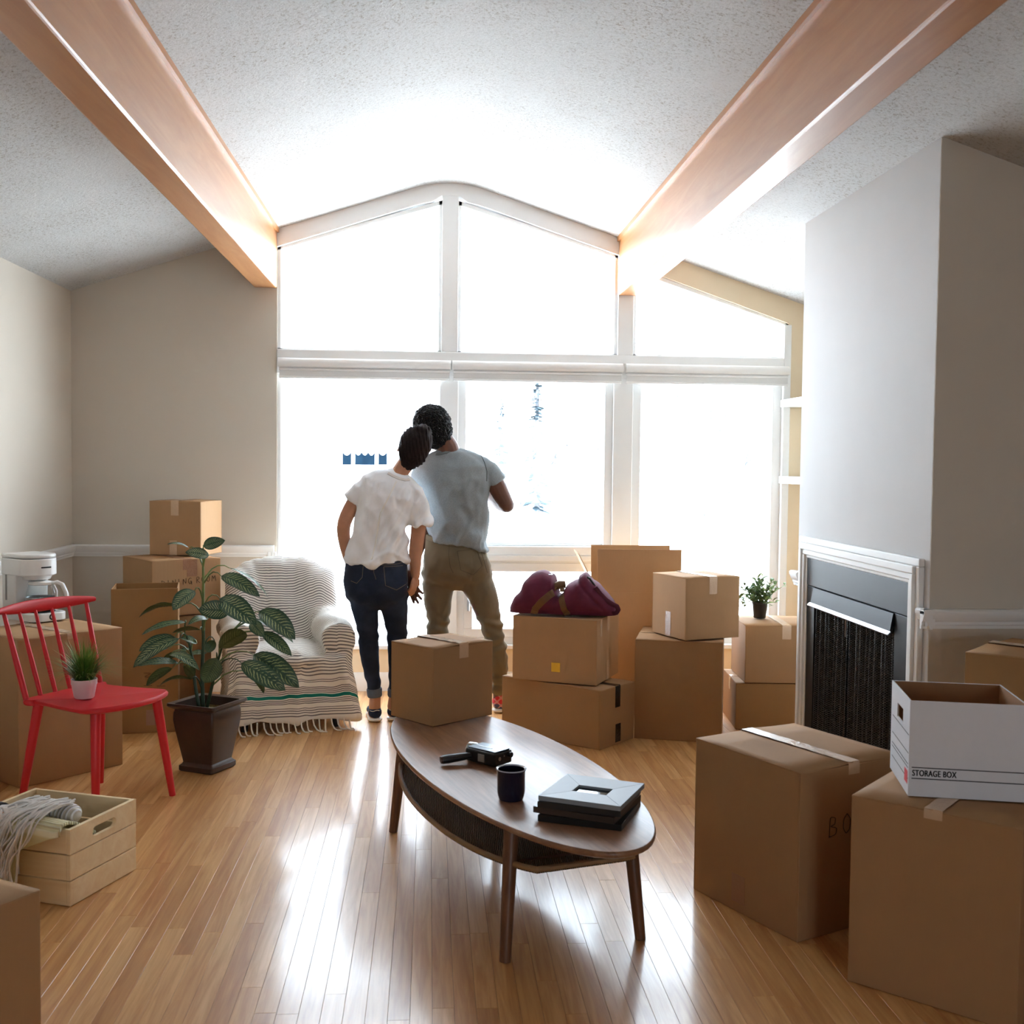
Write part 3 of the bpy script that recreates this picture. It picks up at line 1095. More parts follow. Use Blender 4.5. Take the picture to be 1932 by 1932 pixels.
# ------------------------------------------------------------------ coffee table and what lies on it
def build_table():
    TC, TA = Vector((.258, 3.716, 0)), radians(-72.6)
    t = thing('coffee_table', 'oval walnut coffee table with woven lower shelf and four splayed legs', 'table', TC, TA)
    A, B = .915, .305

    def oval(k, n=72, da=0):
        return [((A + da) * (1 + k * 0) * cos(2 * pi * i / n), (B + da) * sin(2 * pi * i / n)) for i in range(n)]
    n = 72
    mb = MB()
    rings = [(oval(0, n, -.020), .376), (oval(0, n, -.002), .385), (oval(0, n, 0), .392), (oval(0, n, -.003), .399), (oval(0, n, -.006), .4)]
    vs, fs = [], []
    for pr, z in rings:
        vs += [(x, y, z) for x, y in pr]
    for k in range(len(rings) - 1):
        for i in range(n):
            fs.append((k * n + i, k * n + (i + 1) % n, (k + 1) * n + (i + 1) % n, (k + 1) * n + i))
    fs.append(tuple(range(n))[::-1])
    fs.append(tuple(range((len(rings) - 1) * n, len(rings) * n)))
    mb.add(vs, fs).build('table_top', M_WALNUT, t, smooth=50)
    # woven shelf : slung below, ends tucked up to the legs
    tw = NT('woven_cane')
    wv = tw.n('ShaderNodeTexWave')
    wv.wave_type = 'BANDS'
    wv.bands_direction = 'DIAGONAL'
    wv.inputs['Scale'].default_value = 34
    wv.inputs['Distortion'].default_value = 3
    wv.inputs['Detail'].default_value = 2
    tw.l(tw.coord('Object', (1, 3, 1)), wv.inputs[0])
    tw.bump(wv.outputs['Fac'], .9, .006)
    tw.set(tw.mix(wv.outputs['Fac'], rgb((92, 74, 54)), rgb((152, 130, 102))), .75, 0, .3)

    def sh(u, v):
        x = (u - .5) * 2 * .66
        half = .285 * sqrt(max(0.02, 1 - (x / .78) ** 2))
        y = (v - .5) * 2 * half
        return (x, y, .262 + .02 * (abs(x) / .66) ** 3)
    o = MB().grid(sh, 30, 14).build('woven_shelf', tw.m, t, smooth=60)
    s = o.modifiers.new('thickness', 'SOLIDIFY')
    s.thickness = .012
    rim = [sh(i / 29, 0) for i in range(30)] + [sh(1, j / 13) for j in range(1, 13)] + [sh(1 - i / 29, 1) for i in range(30)] + [sh(0, 1 - j / 13) for j in range(1, 13)]
    rim.append(rim[0])
    MB().tube(rim, .009, 6).build('shelf_rim', wood('cane_rim', (120, 92, 62), (160, 128, 90), .6, 'X'), t, smooth=60)
    for sx, sy in ((-1, -1), (-1, 1), (1, -1), (1, 1)):
        p0 = Vector((sx * .592, sy * .218, 0))
        p1 = Vector((sx * .555, sy * .188, .378))
        MB().tube([p0, p0.lerp(p1, .3), p1], [.0165, .019, .023], 14).build('leg', M_WALNUT_LEG, t, smooth=60)
        MB().tube([p0, p0 + Vector((0, 0, .004))], .013, 12).build('glide', M_DARKPL, t)
    for sx in (-1, 1):
        MB().box(sx * .56 - .012, sx * .56 + .012, -.19, .19, .255, .275).build('cross_rail', M_WALNUT_LEG, t, bevel=.003)
        MB().box(sx * .555 - .02, sx * .555 + .02, -.2, .2, .35, .377).build('apron', M_WALNUT_LEG, t, bevel=.003)
    return t


def build_mug():
    p = fl(964, 1508, .4)
    m = thing('mug', 'navy enamel mug with a pale rim on the coffee table', 'mug', (p.x, p.y, .4005), 0)
    prof = [(.026, .004), (.034, .004), (.036, .001), (.040, .012), (.0425, .026), (.0428, .088), (.0455, .0925), (.0465, .0945), (.0450, .0960), (.0405, .0935), (.0400, .03), (.037, .012), (.003, .010)]
    t = NT('navy_enamel')
    v = t.coord('Object')
    sp = t.n('ShaderNodeSeparateXYZ')
    t.l(v, sp.inputs[0])
    t.set(t.mix(t.math('GREATER_THAN', sp.outputs[2], .0922), rgb((22, 24, 48)), rgb((176, 180, 190))), .12, 0, .6)
    MB().lathe(prof, 48).build('cup', t.m, m, smooth=50)
    pts = [(.041 + .032 * sin(pi * k / 10) * 1.0, 0, .078 - .055 * k / 10) for k in range(11)]
    a = radians(62)
    pts = [(x * cos(a) , x * sin(a), z) for x, y, z in pts]
    MB().tube(pts, .0045, 10, flat=.6).build('handle', t.m, m, smooth=60)


def build_frames():
    mats = [plain('grey_frame', (140, 148, 154), .45, 0, .35, .04), plain('dark_frame_lacquer', (40, 38, 38), .3), plain('brown_frame_lacquer', (66, 52, 44), .35), plain('black_frame_lacquer', (30, 28, 28), .3)]
    labs = ['black picture frame at the bottom of the stack on the coffee table', 'dark brown picture frame lying second from the bottom of the stack',
            'dark picture frame lying just beneath the grey frame', 'pale grey square picture frame on top of the stack']
    base = Vector((.484, 3.165, 0))
    u = (fl(1172, 1533, .47) - fl(1018, 1512, .47)).normalized()
    ang = atan2(u.y, u.x)
    S = .245
    z = .4008
    for i in range(4):
        t = [.018, .018, .018, .014][i]
        a = ang + [.06, -.03, .05, 0][i]
        off = [(-.006, -.004), (-.012, .004), (-.006, .002), (0, 0)][i]
        f = thing('picture_frame', labs[i], 'picture frame', (base.x + off[0], base.y + off[1], z), a, 'picture frames stacked on the coffee table')
        m = [mats[3], mats[2], mats[1], mats[0]][i]
        h, wn = S / 2, .052
        # four mitred rails
        for k in range(4):
            R_ = Matrix.Rotation(k * pi / 2, 4, 'Z')
            poly = [(-h, -h), (h, -h), (wn, -wn * .62), (-wn, -wn * .62)] if k % 2 == 0 else [(-h, -h), (h, -h), (wn * .62, -wn), (-wn * .62, -wn)]
            n = 4
            vs = [(x, y, 0) for x, y in poly] + [(x, y, t if j < 2 else t - .002) for j, (x, y) in enumerate(poly)]
            vs = [R_ @ Vector(p) for p in vs]
            MB().add(vs, [(0, 1, 2, 3), (7, 6, 5, 4), (0, 4, 5, 1), (1, 5, 6, 2), (2, 6, 7, 3), (3, 7, 4, 0)]).build('rail', m, f, bevel=.0008)
        MB().box(-wn - .004, wn + .004, -wn * .62 - .004, wn * .62 + .004, .002, .005).build('mirror_glass', plain('frame_glass', (40, 40, 42), .04, .9), f)
        MB().box(-h + .01, h - .01, -h + .01, h - .01, .0002, .0019).build('backing', M_DARKPL, f)
        z += t + .0008


def build_movie_camera():
    p = fl(915, 1440, .4)
    c = thing('film_camera', 'vintage black cine camera with pistol grip lying on the coffee table', 'camera', (p.x, p.y, .4006))
    q0, q1 = fl(880, 1418, .455), fl(950, 1424, .455)
    u = fl(952, 1428, .455) - fl(885, 1412, .455)
    ang = atan2(u.y, u.x) 
    c.rotation_euler = (0, 0, ang)
    m_top = plain('brushed_camera_alloy', (110, 118, 124), .3, .8, .5)
    # body lies on its side: length X, depth Y, thickness Z
    body = MB().box(-.06, .075, -.035, .055, .006, .050).build('body', M_DARKPL, c, bevel=.006, seg=3)
    MB().box(-.055, .070, -.028, .048, .050, .0545).build('side_plate', m_top, c, bevel=.003)
    MB().box(-.04, .03, .0, .006, .0545, .0555).build('name_strip', plain('pale_strip', (220, 224, 226), .3, .6), c)
    # lens at the far-left end
    rot = Matrix.Rotation(-pi / 2, 4, 'Y')
    mb = MB()
    prof = [(.012, -.002), (.023, 0), (.025, .006), (.025, .030), (.021, .034), (.018, .026), (.004, .024)]
    k = MB().lathe(prof, 28)
    k.v = [tuple(rot @ Vector(v) + Vector((-.058, .022, .030))) for v in k.v]
    k.build('lens', plain('lens_chrome', (170, 174, 178), .15, .9), c, smooth=40)
    k = MB().lathe([(.001, .0), (.019, .0), (.015, .006), (.001, .008)], 24)
    k.v = [tuple(rot @ Vector(v) + Vector((-.083, .022, .030))) for v in k.v]
    k.build('lens_glass', plain('lens_dark_glass', (12, 14, 22), .05), c, smooth=40)
    # pistol grip pointing to the front-left
    g0 = Vector((-.035, -.034, .027))
    g1 = g0 + Vector((-.052, -.085, -.008))
    MB().tube([g0, g0.lerp(g1, .25), g0.lerp(g1, .8), g1], [.013, .016, .019, .0175], 14, flat=.8).build('grip', M_DARKPL, c, smooth=60)
    MB().tube([g1, g1 + (g1 - g0).normalized() * .006], [.0165, .015], 14, flat=.8).build('grip_cap', plain('brown_cap', (70, 44, 36), .4), c, smooth=60)
    MB().box(.0, .03, -.0375, -.034, .014, .04).build('trigger_plate', M_STEEL, c, bevel=.001)
    MB().tube([(.075, .04, .036), (.085, .04, .036)], .009, 14).build('eyepiece', M_DARKPL, c, smooth=40)
    MB().tube([(.0745, -.012, .03), (.0775, -.012, .03)], .007, 14).build('dial', M_STEEL, c, smooth=40)
    MB().tube([(.0745, .012, .036), (.0765, .012, .036)], .003, 8).build('screw', M_STEEL, c)


build_table()
build_mug()
build_frames()
build_movie_camera()

# ------------------------------------------------------------------ blob helper: union of closed shapes -> one smooth surface
def blob(name, mb, m, parent=None, voxel=.01, smooth=6, fn=None, decimate=0, keep=False, fac=.5):
    me = mb.mesh('tmp')
    o = bpy.data.objects.new('tmp', me)
    COL.objects.link(o)
    r = o.modifiers.new('r', 'REMESH')
    r.mode = 'VOXEL'
    r.voxel_size = voxel
    s = o.modifiers.new('s', 'SMOOTH')
    s.iterations = smooth
    s.factor = fac
    if decimate:
        d = o.modifiers.new('d', 'DECIMATE')
        d.ratio = decimate
    bpy.context.view_layer.update()
    dg = bpy.context.evaluated_depsgraph_get()
    out = bpy.data.meshes.new_from_object(o.evaluated_get(dg))
    bpy.data.objects.remove(o)
    bpy.data.meshes.remove(me)
    out.name = name
    if fn:
        n = len(out.vertices)
        co = np.empty(n * 3)
        out.vertices.foreach_get('co', co)
        no = np.empty(n * 3)
        out.vertices.foreach_get('normal', no)
        co, no = co.reshape(-1, 3), no.reshape(-1, 3)
        co = fn(co, no)
        out.vertices.foreach_set('co', co.ravel())
        out.update()
    out.materials.clear()
    if keep:
        return out
    return link(name, out, m, parent, smooth=180)


def loft(mb, secs, n=28, ex=2.4):
    """secs: (centre, half width, half depth, tilt) rings stacked upwards, superellipse outline, closed ends"""
    k = len(mb.v)
    for c, hw, hd, tl in secs:
        u = Vector((cos(tl), 0, sin(tl)))
        for j in range(n):
            q = 2 * pi * j / n
            a, b = cos(q), sin(q)
            a = math.copysign(abs(a) ** (2 / ex), a)
            b = math.copysign(abs(b) ** (2 / ex), b)
            mb.v.append(tuple(Vector(c) + u * a * hw + Vector((0, 1, 0)) * b * hd))
    for i in range(len(secs) - 1):
        for j in range(n):
            mb.f.append((k + i * n + j, k + i * n + (j + 1) % n, k + (i + 1) * n + (j + 1) % n, k + (i + 1) * n + j))
    mb.f.append(tuple(k + j for j in range(n))[::-1])
    e = k + (len(secs) - 1) * n
    mb.f.append(tuple(e + j for j in range(n)))
    return mb


def limb(mb, pts, rs, n=16, sub=3):
    """tapered limb through pts with round ends"""
    P, Q = [], []
    m = len(pts)
    for i in range(m - 1):
        for k in range(sub):
            t = k / sub
            p0, p1, p2, p3 = [Vector(pts[max(0, min(m - 1, i + d))]) for d in (-1, 0, 1, 2)]
            P.append(.5 * ((2 * p1) + (p2 - p0) * t + (2 * p0 - 5 * p1 + 4 * p2 - p3) * t * t + (3 * p1 - p0 - 3 * p2 + p3) * t ** 3))
            Q.append(rs[i] * (1 - t) + rs[i + 1] * t)
    P.append(Vector(pts[-1]))
    Q.append(rs[-1])
    mb.tube(P, Q, n)
    mb.ell(P[0], (Q[0],) * 3)
    mb.ell(P[-1], (Q[-1],) * 3)
    return mb


def surface_strip(name, target_me, pts, width, thick, m, parent, direction=(0, 1, 0), start=None, lift=.002):
    """flat strap laid on a surface: pts (points in front of it) are cast along direction onto target_me"""
    bvh = BVHTree.FromPolygons([v.co.copy() for v in target_me.vertices], [tuple(p.vertices) for p in target_me.polygons])
    d = Vector(direction).normalized()
    out = []
    for p in pts:
        h = bvh.ray_cast(Vector(p) - d * 1.0, d)
        if h[0] is not None:
            out.append((h[0] + h[1] * lift, h[1]))
    if len(out) < 2:
        return None
    mb = MB()
    k = 0
    vs, fs = [], []
    for i, (p, nrm) in enumerate(out):
        t = (out[min(i + 1, len(out) - 1)][0] - out[max(i - 1, 0)][0]).normalized()
        nn = (nrm - t * nrm.dot(t)).normalized()
        s = t.cross(nn)
        vs += [p - s * width / 2 - nn * thick, p + s * width / 2 - nn * thick, p + s * width / 2 + nn * thick, p - s * width / 2 + nn * thick]
    n = len(out)
    for i in range(n - 1):
        for j in range(4):
            fs.append((i * 4 + j, i * 4 + (j + 1) % 4, i * 4 + 4 + (j + 1) % 4, i * 4 + 4 + j))
    fs += [(0, 1, 2, 3), (n * 4 - 1, n * 4 - 2, n * 4 - 3, n * 4 - 4)]
    return mb.add(vs, fs).build(name, m, parent, smooth=40)


def dense(pts, k=6):
    out = []
    for a, b in zip(pts[:-1], pts[1:]):
        for i in range(k):
            out.append(Vector(a).lerp(Vector(b), i / k))
    out.append(Vector(pts[-1]))
    return out


# ------------------------------------------------------------------ red spindle chair
def build_chair():
    F = R(-29.5)
    # far rear foot C and far front foot D seen in the photo
    C, D = fl(195, 1478), fl(323, 1500)
    f = Vector((cos(F), sin(F), 0))
    l = Vector((-sin(F), cos(F), 0))
    mid = (C + D) / 2 - l * .213
    c = thing('spindle_chair', 'red painted wooden chair with a spindle back', 'chair', (mid.x, mid.y, 0), F)
    SH = .452
    # seat outline, local x forward, y left
    half = [(-.205, .0), (-.205, .16), (-.198, .206), (-.182, .216), (-.165, .208), (-.158, .185), (-.10, .190), (0, .208), (.08, .218), (.135, .222), (.165, .218), (.195, .195), (.222, .145), (.243, .075), (.25, 0)]
    out = half + [(x, -y) for x, y in half[-2:0:-1]]
    n = len(out)
    vs, fs = [], []
    for k, (ins, z) in enumerate(((.014, SH - .026), (.002, SH - .020), (0, SH - .008), (.006, SH))):
        for x, y in out:
            r = sqrt(x * x + y * y)
            vs.append((x * (1 - ins / max(r, .05)), y * (1 - ins / max(r, .05)), z - .012 * max(0, 1 - (x / .2) ** 2) * (0 if k < 3 else .5)))
    for k in range(3):
        for i in range(n):
            fs.append((k * n + i, k * n + (i + 1) % n, (k + 1) * n + (i + 1) % n, (k + 1) * n + i))
    # dished top
    vs.append((0, 0, SH - .014))
    for i in range(n):
        fs.append((3 * n + i, 3 * n + (i + 1) % n, 4 * n))
    fs.append(tuple(range(n))[::-1])
    MB().add(vs, fs).build('seat', M_RED, c, smooth=50)
    for sx, sy in ((-1, -1), (-1, 1), (1, -1), (1, 1)):
        p0 = Vector((sx * .205 - .005, sy * .213, 0))
        p1 = Vector((sx * .155 - .0, sy * .165, SH - .022))
        MB().tube([p0, p0.lerp(p1, .55), p1], [.0135, .018, .0205], 14).build('leg', M_RED, c, smooth=60)
    # back: top rail and six spindles
    tops, n = [], 6
    def rail(y):
        return Vector((-.285 - .0 + .028 * (1 - (y / .24) ** 2) * -1, y, .800 + .0 * y))
    for k in range(n):
        q = -1 + 2 * k / (n - 1)
        b = Vector((-.188 - .010 * (1 - q * q), q * .195, SH - .012))
        t = rail(q * .215)
        t.z -= .006
        r = .0115 if k in (0, n - 1) else .0092
        MB().tube([b, b.lerp(t, .35), b.lerp(t, .8), t], [r, r * 1.12, r * .85, r * .72], 12).build('spindle', M_RED, c, smooth=60)
    pts = [rail(y) for y in np.linspace(-.252, .252, 17)]
    vs, fs = [], []
    m = 12
    for i, p in enumerate(pts):
        q = i / 16 * 2 - 1
        hz = .0105 + .017 * max(0, 1 - q * q) ** .8
        hx = .013
        for j in range(m):
            a = 2 * pi * j / m
            vs.append((p.x + hx * cos(a), p.y, p.z + hz * sin(a) * 1.0 + .004))
    for i in range(16):
        for j in range(m):
            fs.append((i * m + j, i * m + (j + 1) % m, (i + 1) * m + (j + 1) % m, (i + 1) * m + j))
    fs += [tuple(range(m))[::-1], tuple(range(16 * m, 17 * m))]
    MB().add(vs, fs).build('top_rail', M_RED, c, smooth=60)
    return c


def build_grass_plant():
    p = fl(159, 1316, .445)
    g = thing('grass_plant', 'small tufted grass plant in a white pot on the red chair', 'plant', (p.x, p.y, .4445))
    mp = plain('white_glazed_pot', (232, 222, 224), .35, 0, .5, .03)
    MB().lathe([(.02, 0), (.036, 0), (.040, .006), (.049, .055), (.051, .058), (.0515, .078), (.0475, .078), (.0460, .060), (.0440, .05), (.002, .05)], 36).build('pot', mp, g, smooth=35)
    MB().lathe([(.0466, .058), (.0461, .063), (.02, .066), (.001, .066)], 24, caps=False).build('soil', plain('dark_soil', (44, 32, 24), .95), g)
    t = NT('grass_blade')
    at = t.n('ShaderNodeAttribute', attribute_name='pr')
    t.set(t.ramp(at.outputs['Fac'], [(0, rgb((28, 54, 18))), (.5, rgb((78, 118, 38))), (1, rgb((138, 160, 72)))]), .5, 0, .4)
    rnd = random.Random(5)
    mb, vals = MB(), []
    for k in range(560):
        a = rnd.uniform(0, 2 * pi)
        lean = rnd.uniform(.05, 1.35) ** .9
        L = rnd.uniform(.12, .205) * (1 - .12 * lean)
        r0 = rnd.uniform(0, .034)
        w = rnd.uniform(.0011, .0022)
        d = Vector((cos(a), sin(a), 0))
        s = Vector((-sin(a), cos(a), 0))
        b = d * r0 + Vector((0, 0, .062))
        vs, seg = [], 4
        for i in range(seg + 1):
            q = i / seg
            th = lean * (.35 + .75 * q)
            p_ = b + d * sin(th) * L * q + Vector((0, 0, cos(th) * L * q))
            ww = w * (1 - q ** 2 * .92)
            vs += [p_ - s * ww, p_ + s * ww]
        mb.add(vs, [(2 * i, 2 * i + 1, 2 * i + 3, 2 * i + 2) for i in range(seg)])
        for i in range(seg):
            vals.append(min(1, max(0, .15 + .22 * i + rnd.uniform(-.12, .12))))
    me = bpy.data.meshes.new('grass')
    me.from_pydata(mb.v, [], mb.f)
    me.attributes.new('pr', 'FLOAT', 'FACE').data.foreach_set('value', vals)
    tag(link('grass', me, t.m, g, smooth=180), kind='stuff')


def build_coffee_maker():
    p = fl(67, 1168, .6475)
    A = R(-38)
    c = thing('coffee_maker', 'white drip coffee maker with a half full glass carafe', 'coffee maker', (p.x, p.y, .6495), A)
    c.scale = (1.07, 1.07, 1.08)
    def rrect(x0, x1, y0, y1, r, n=6):
        pts = []
        for cx, cy, a0 in ((x1 - r[0], y1 - r[0], 0), (x0 + r[1], y1 - r[1], 90), (x0 + r[1], y0 + r[1], 180), (x1 - r[0], y0 + r[0], 270)):
            rr = r[0] if cx > (x0 + x1) / 2 else r[1]
            for k in range(n + 1):
                a = radians(a0 + 90 * k / n)
                pts.append((cx + rr * cos(a), cy + rr * sin(a)))
        return pts
    W = .088
    MB().prism(rrect(-.13, .125, -W, W, (.045, .015)), 0, .036, 'Z').build('base', M_WPLAST, c, smooth=40, bevel=.004)
    MB().prism(rrect(-.13, -.025, -W + .004, W - .004, (.012, .015)), .034, .20, 'Z').build('tower', M_WPLAST, c, smooth=40)
    MB().prism(rrect(-.132, .085, -W, W, (.080, .016), 10), .198, .272, 'Z').build('head', M_WPLAST, c, smooth=40, bevel=.004)
    lid = MB().prism(rrect(-.132, .083, -W + .001, W - .001, (.080, .016), 10), .2745, .292, 'Z').build('lid', M_WPLAST, c, smooth=40, bevel=.007, seg=3)
    MB().lathe([(.036, -.024), (.058, -.018), (.066, 0)], 32, (.012, 0, .198)).build('filter_basket', M_WPLAST, c, smooth=40)
    grey = plain('grey_gauge', (150, 148, 146), .3)
    MB().box(-.098, -.084, -W - .0015 + .004, -W + .006, .085, .235).build('water_gauge', grey, c, bevel=.002)
    MB().box(.080, .0875, -.024, .024, .232, .238).build('badge', M_DARKPL, c, bevel=.002)
    MB().tube([(.118, -.0, .019), (.1265, -.0, .019)], .014, 20).build('power_switch', M_DARKPL, c, smooth=40)
    MB().tube([(.124, -.0, .019), (.1285, -.0, .019)], .008, 20).build('switch_button', M_WPLAST, c, smooth=40)
    MB().lathe([(.0, 0), (.058, 0), (.060, .003), (.0, .004)], 32, (.045, 0, .036), caps=False).build('warming_plate', M_DARKPL, c, smooth=40)
    # carafe
    ca = Vector((.045, 0, .0405))
    g = NT('carafe_glass')
    tr = g.n('ShaderNodeBsdfTransparent')
    tr.inputs[0].default_value = (.93, .96, .96, 1)
    gl = g.n('ShaderNodeBsdfGlossy')
    gl.inputs['Roughness'].default_value = .03
    lw = g.n('ShaderNodeLayerWeight')
    fr = g.math('ADD', .05, g.math('MULTIPLY', g.math('POWER', lw.outputs['Facing'], 4.0), .8))
    mx = g.n('ShaderNodeMixShader')
    g.l(fr, mx.inputs[0])
    g.l(tr.outputs[0], mx.inputs[1])
    g.l(gl.outputs[0], mx.inputs[2])
    g.l(mx.outputs[0], g.out.inputs[0])
    car = MB().lathe([(.052, 0), (.060, .006), (.0655, .03), (.066, .055), (.062, .085), (.054, .108), (.051, .118)], 40, ca, caps=False).build('carafe', g.m, c, smooth=60)
    MB().lathe([(.0, .0015), (.051, .0015), (.0585, .007), (.0638, .03), (.0640, .056), (.0, .056)], 40, ca, caps=False).build('coffee', plain('black_coffee', (34, 16, 8), .1), car, smooth=40)
    MB().lathe([(.0665, .050), (.0672, .052), (.0672, .060), (.0665, .062)], 40, ca, caps=False).build('carafe_band', M_STEEL, car, smooth=40)
    MB().lathe([(.050, .116), (.054, .118), (.054, .128), (.030, .134), (.0, .134)], 36, ca, caps=False).build('carafe_lid', M_WPLAST, car, smooth=40)
    a = R(30)
    d = Vector((cos(a), sin(a), 0))
    hp = [(.05, .122), (.075, .128), (.098, .118), (.113, .085), (.122, .045), (.118, .04)]
    MB().tube([ca + d * x + Vector((0, 0, z)) for x, z in hp], [.010, .011, .012, .012, .011, .008], 10, flat=.8).build('carafe_handle', M_WPLAST, car, smooth=60)
    MB().tube([ca + d * .054 + Vector((0, 0, .118)), ca + d * .070 + Vector((0, 0, .09)), ca + d * .069 + Vector((0, 0, .045))], .006, 8).build('handle_strap', M_WPLAST, car, smooth=60)


# ------------------------------------------------------------------ big leafy floor plant
def leaf_mat():
    t = NT('variegated_leaf')
    uv = t.n('ShaderNodeAttribute', attribute_name='lf')
    sp = t.n('ShaderNodeSeparateXYZ')
    t.l(uv.outputs['Vector'], sp.inputs[0])
    u, v, r = sp.outputs[0], sp.outputs[1], sp.outputs[2]
    av = t.math('ABSOLUTE', v)
    nz = t.noise(t.coord('Object'), 45, 4, .6)
    ph = t.math('ADD', t.math('MULTIPLY', t.math('SUBTRACT', u, t.math('MULTIPLY', av, .22)), 78), t.math('MULTIPLY', nz, 9))
    st = t.math('SINE', ph)
    mask = t.math('MULTIPLY', t.ramp(av, [(0.04, 0), (.16, 1), (.62, .8), (.85, 0)]), t.ramp(u, [(0.02, 0), (.15, 1), (.85, 1), (.98, 0)]))
    f = t.math('MULTIPLY', t.ramp(st, [(.42, 0), (.72, 1)]), mask)
    base = t.mix(nz, rgb((34, 64, 46)), rgb((62, 98, 70)))
    col = t.mix(f, base, t.mix(r, rgb((150, 170, 108)), rgb((194, 202, 146))))
    back = t.n('ShaderNodeNewGeometry').outputs['Backfacing']
    col = t.mix(t.math('MULTIPLY', back, .75), col, rgb((64, 80, 30)))
    t.bump(t.math('ADD', st, nz), .25, .002)
    return t.set(col, .36, 0, .5)


def leaf(name, base, tip, width, m, parent, nrm=(0, -1, .35), droop=.12, fold=.25, rv=.5, wave=.02, nu=12, nv=7, shape=.42):
    base, tip = Vector(base), Vector(tip)
    t = (tip - base)
    L = t.length
    t.normalize()
    nn = Vector(nrm)
    nn = (nn - t * nn.dot(t)).normalized()
    s = t.cross(nn)
    vs, fs, at = [], [], []
    for i in range(nu + 1):
        u = i / nu
        w = (u ** .62) * ((1 - u) ** .72) / ((shape ** .62) * ((1 - shape) ** .72)) if 0 < u < 1 else 0
        w = max(w, .02) * width / 2
        c = base + t * L * u + nn * (4 * u * (1 - u) * droop * L)
        for j in range(nv):
            v = j / (nv - 1) * 2 - 1
            vs.append(c + s * w * v * cos(fold * abs(v)) + nn * (-abs(v) * 0 + abs(v) * w * fold - wave * L * .3 * sin(u * 17 + v * 2) * abs(v)))
            at.append((u, v, rv))
    for i in range(nu):
        for j in range(nv - 1):
            fs.append((i * nv + j, i * nv + j + 1, (i + 1) * nv + j + 1, (i + 1) * nv + j))
    me = bpy.data.meshes.new(name)
    me.from_pydata([tuple(p) for p in vs], [], fs)
    a = me.attributes.new('lf', 'FLOAT_VECTOR', 'POINT')
    a.data.foreach_set('vector', [q for p in at for q in p])
    # the blade's upper side looks along nn
    me.update()
    if me.polygons[nu * (nv - 1) // 2].normal.dot(nn) < 0:
        me.flip_normals()
    return link(name, me, m, parent, smooth=180)


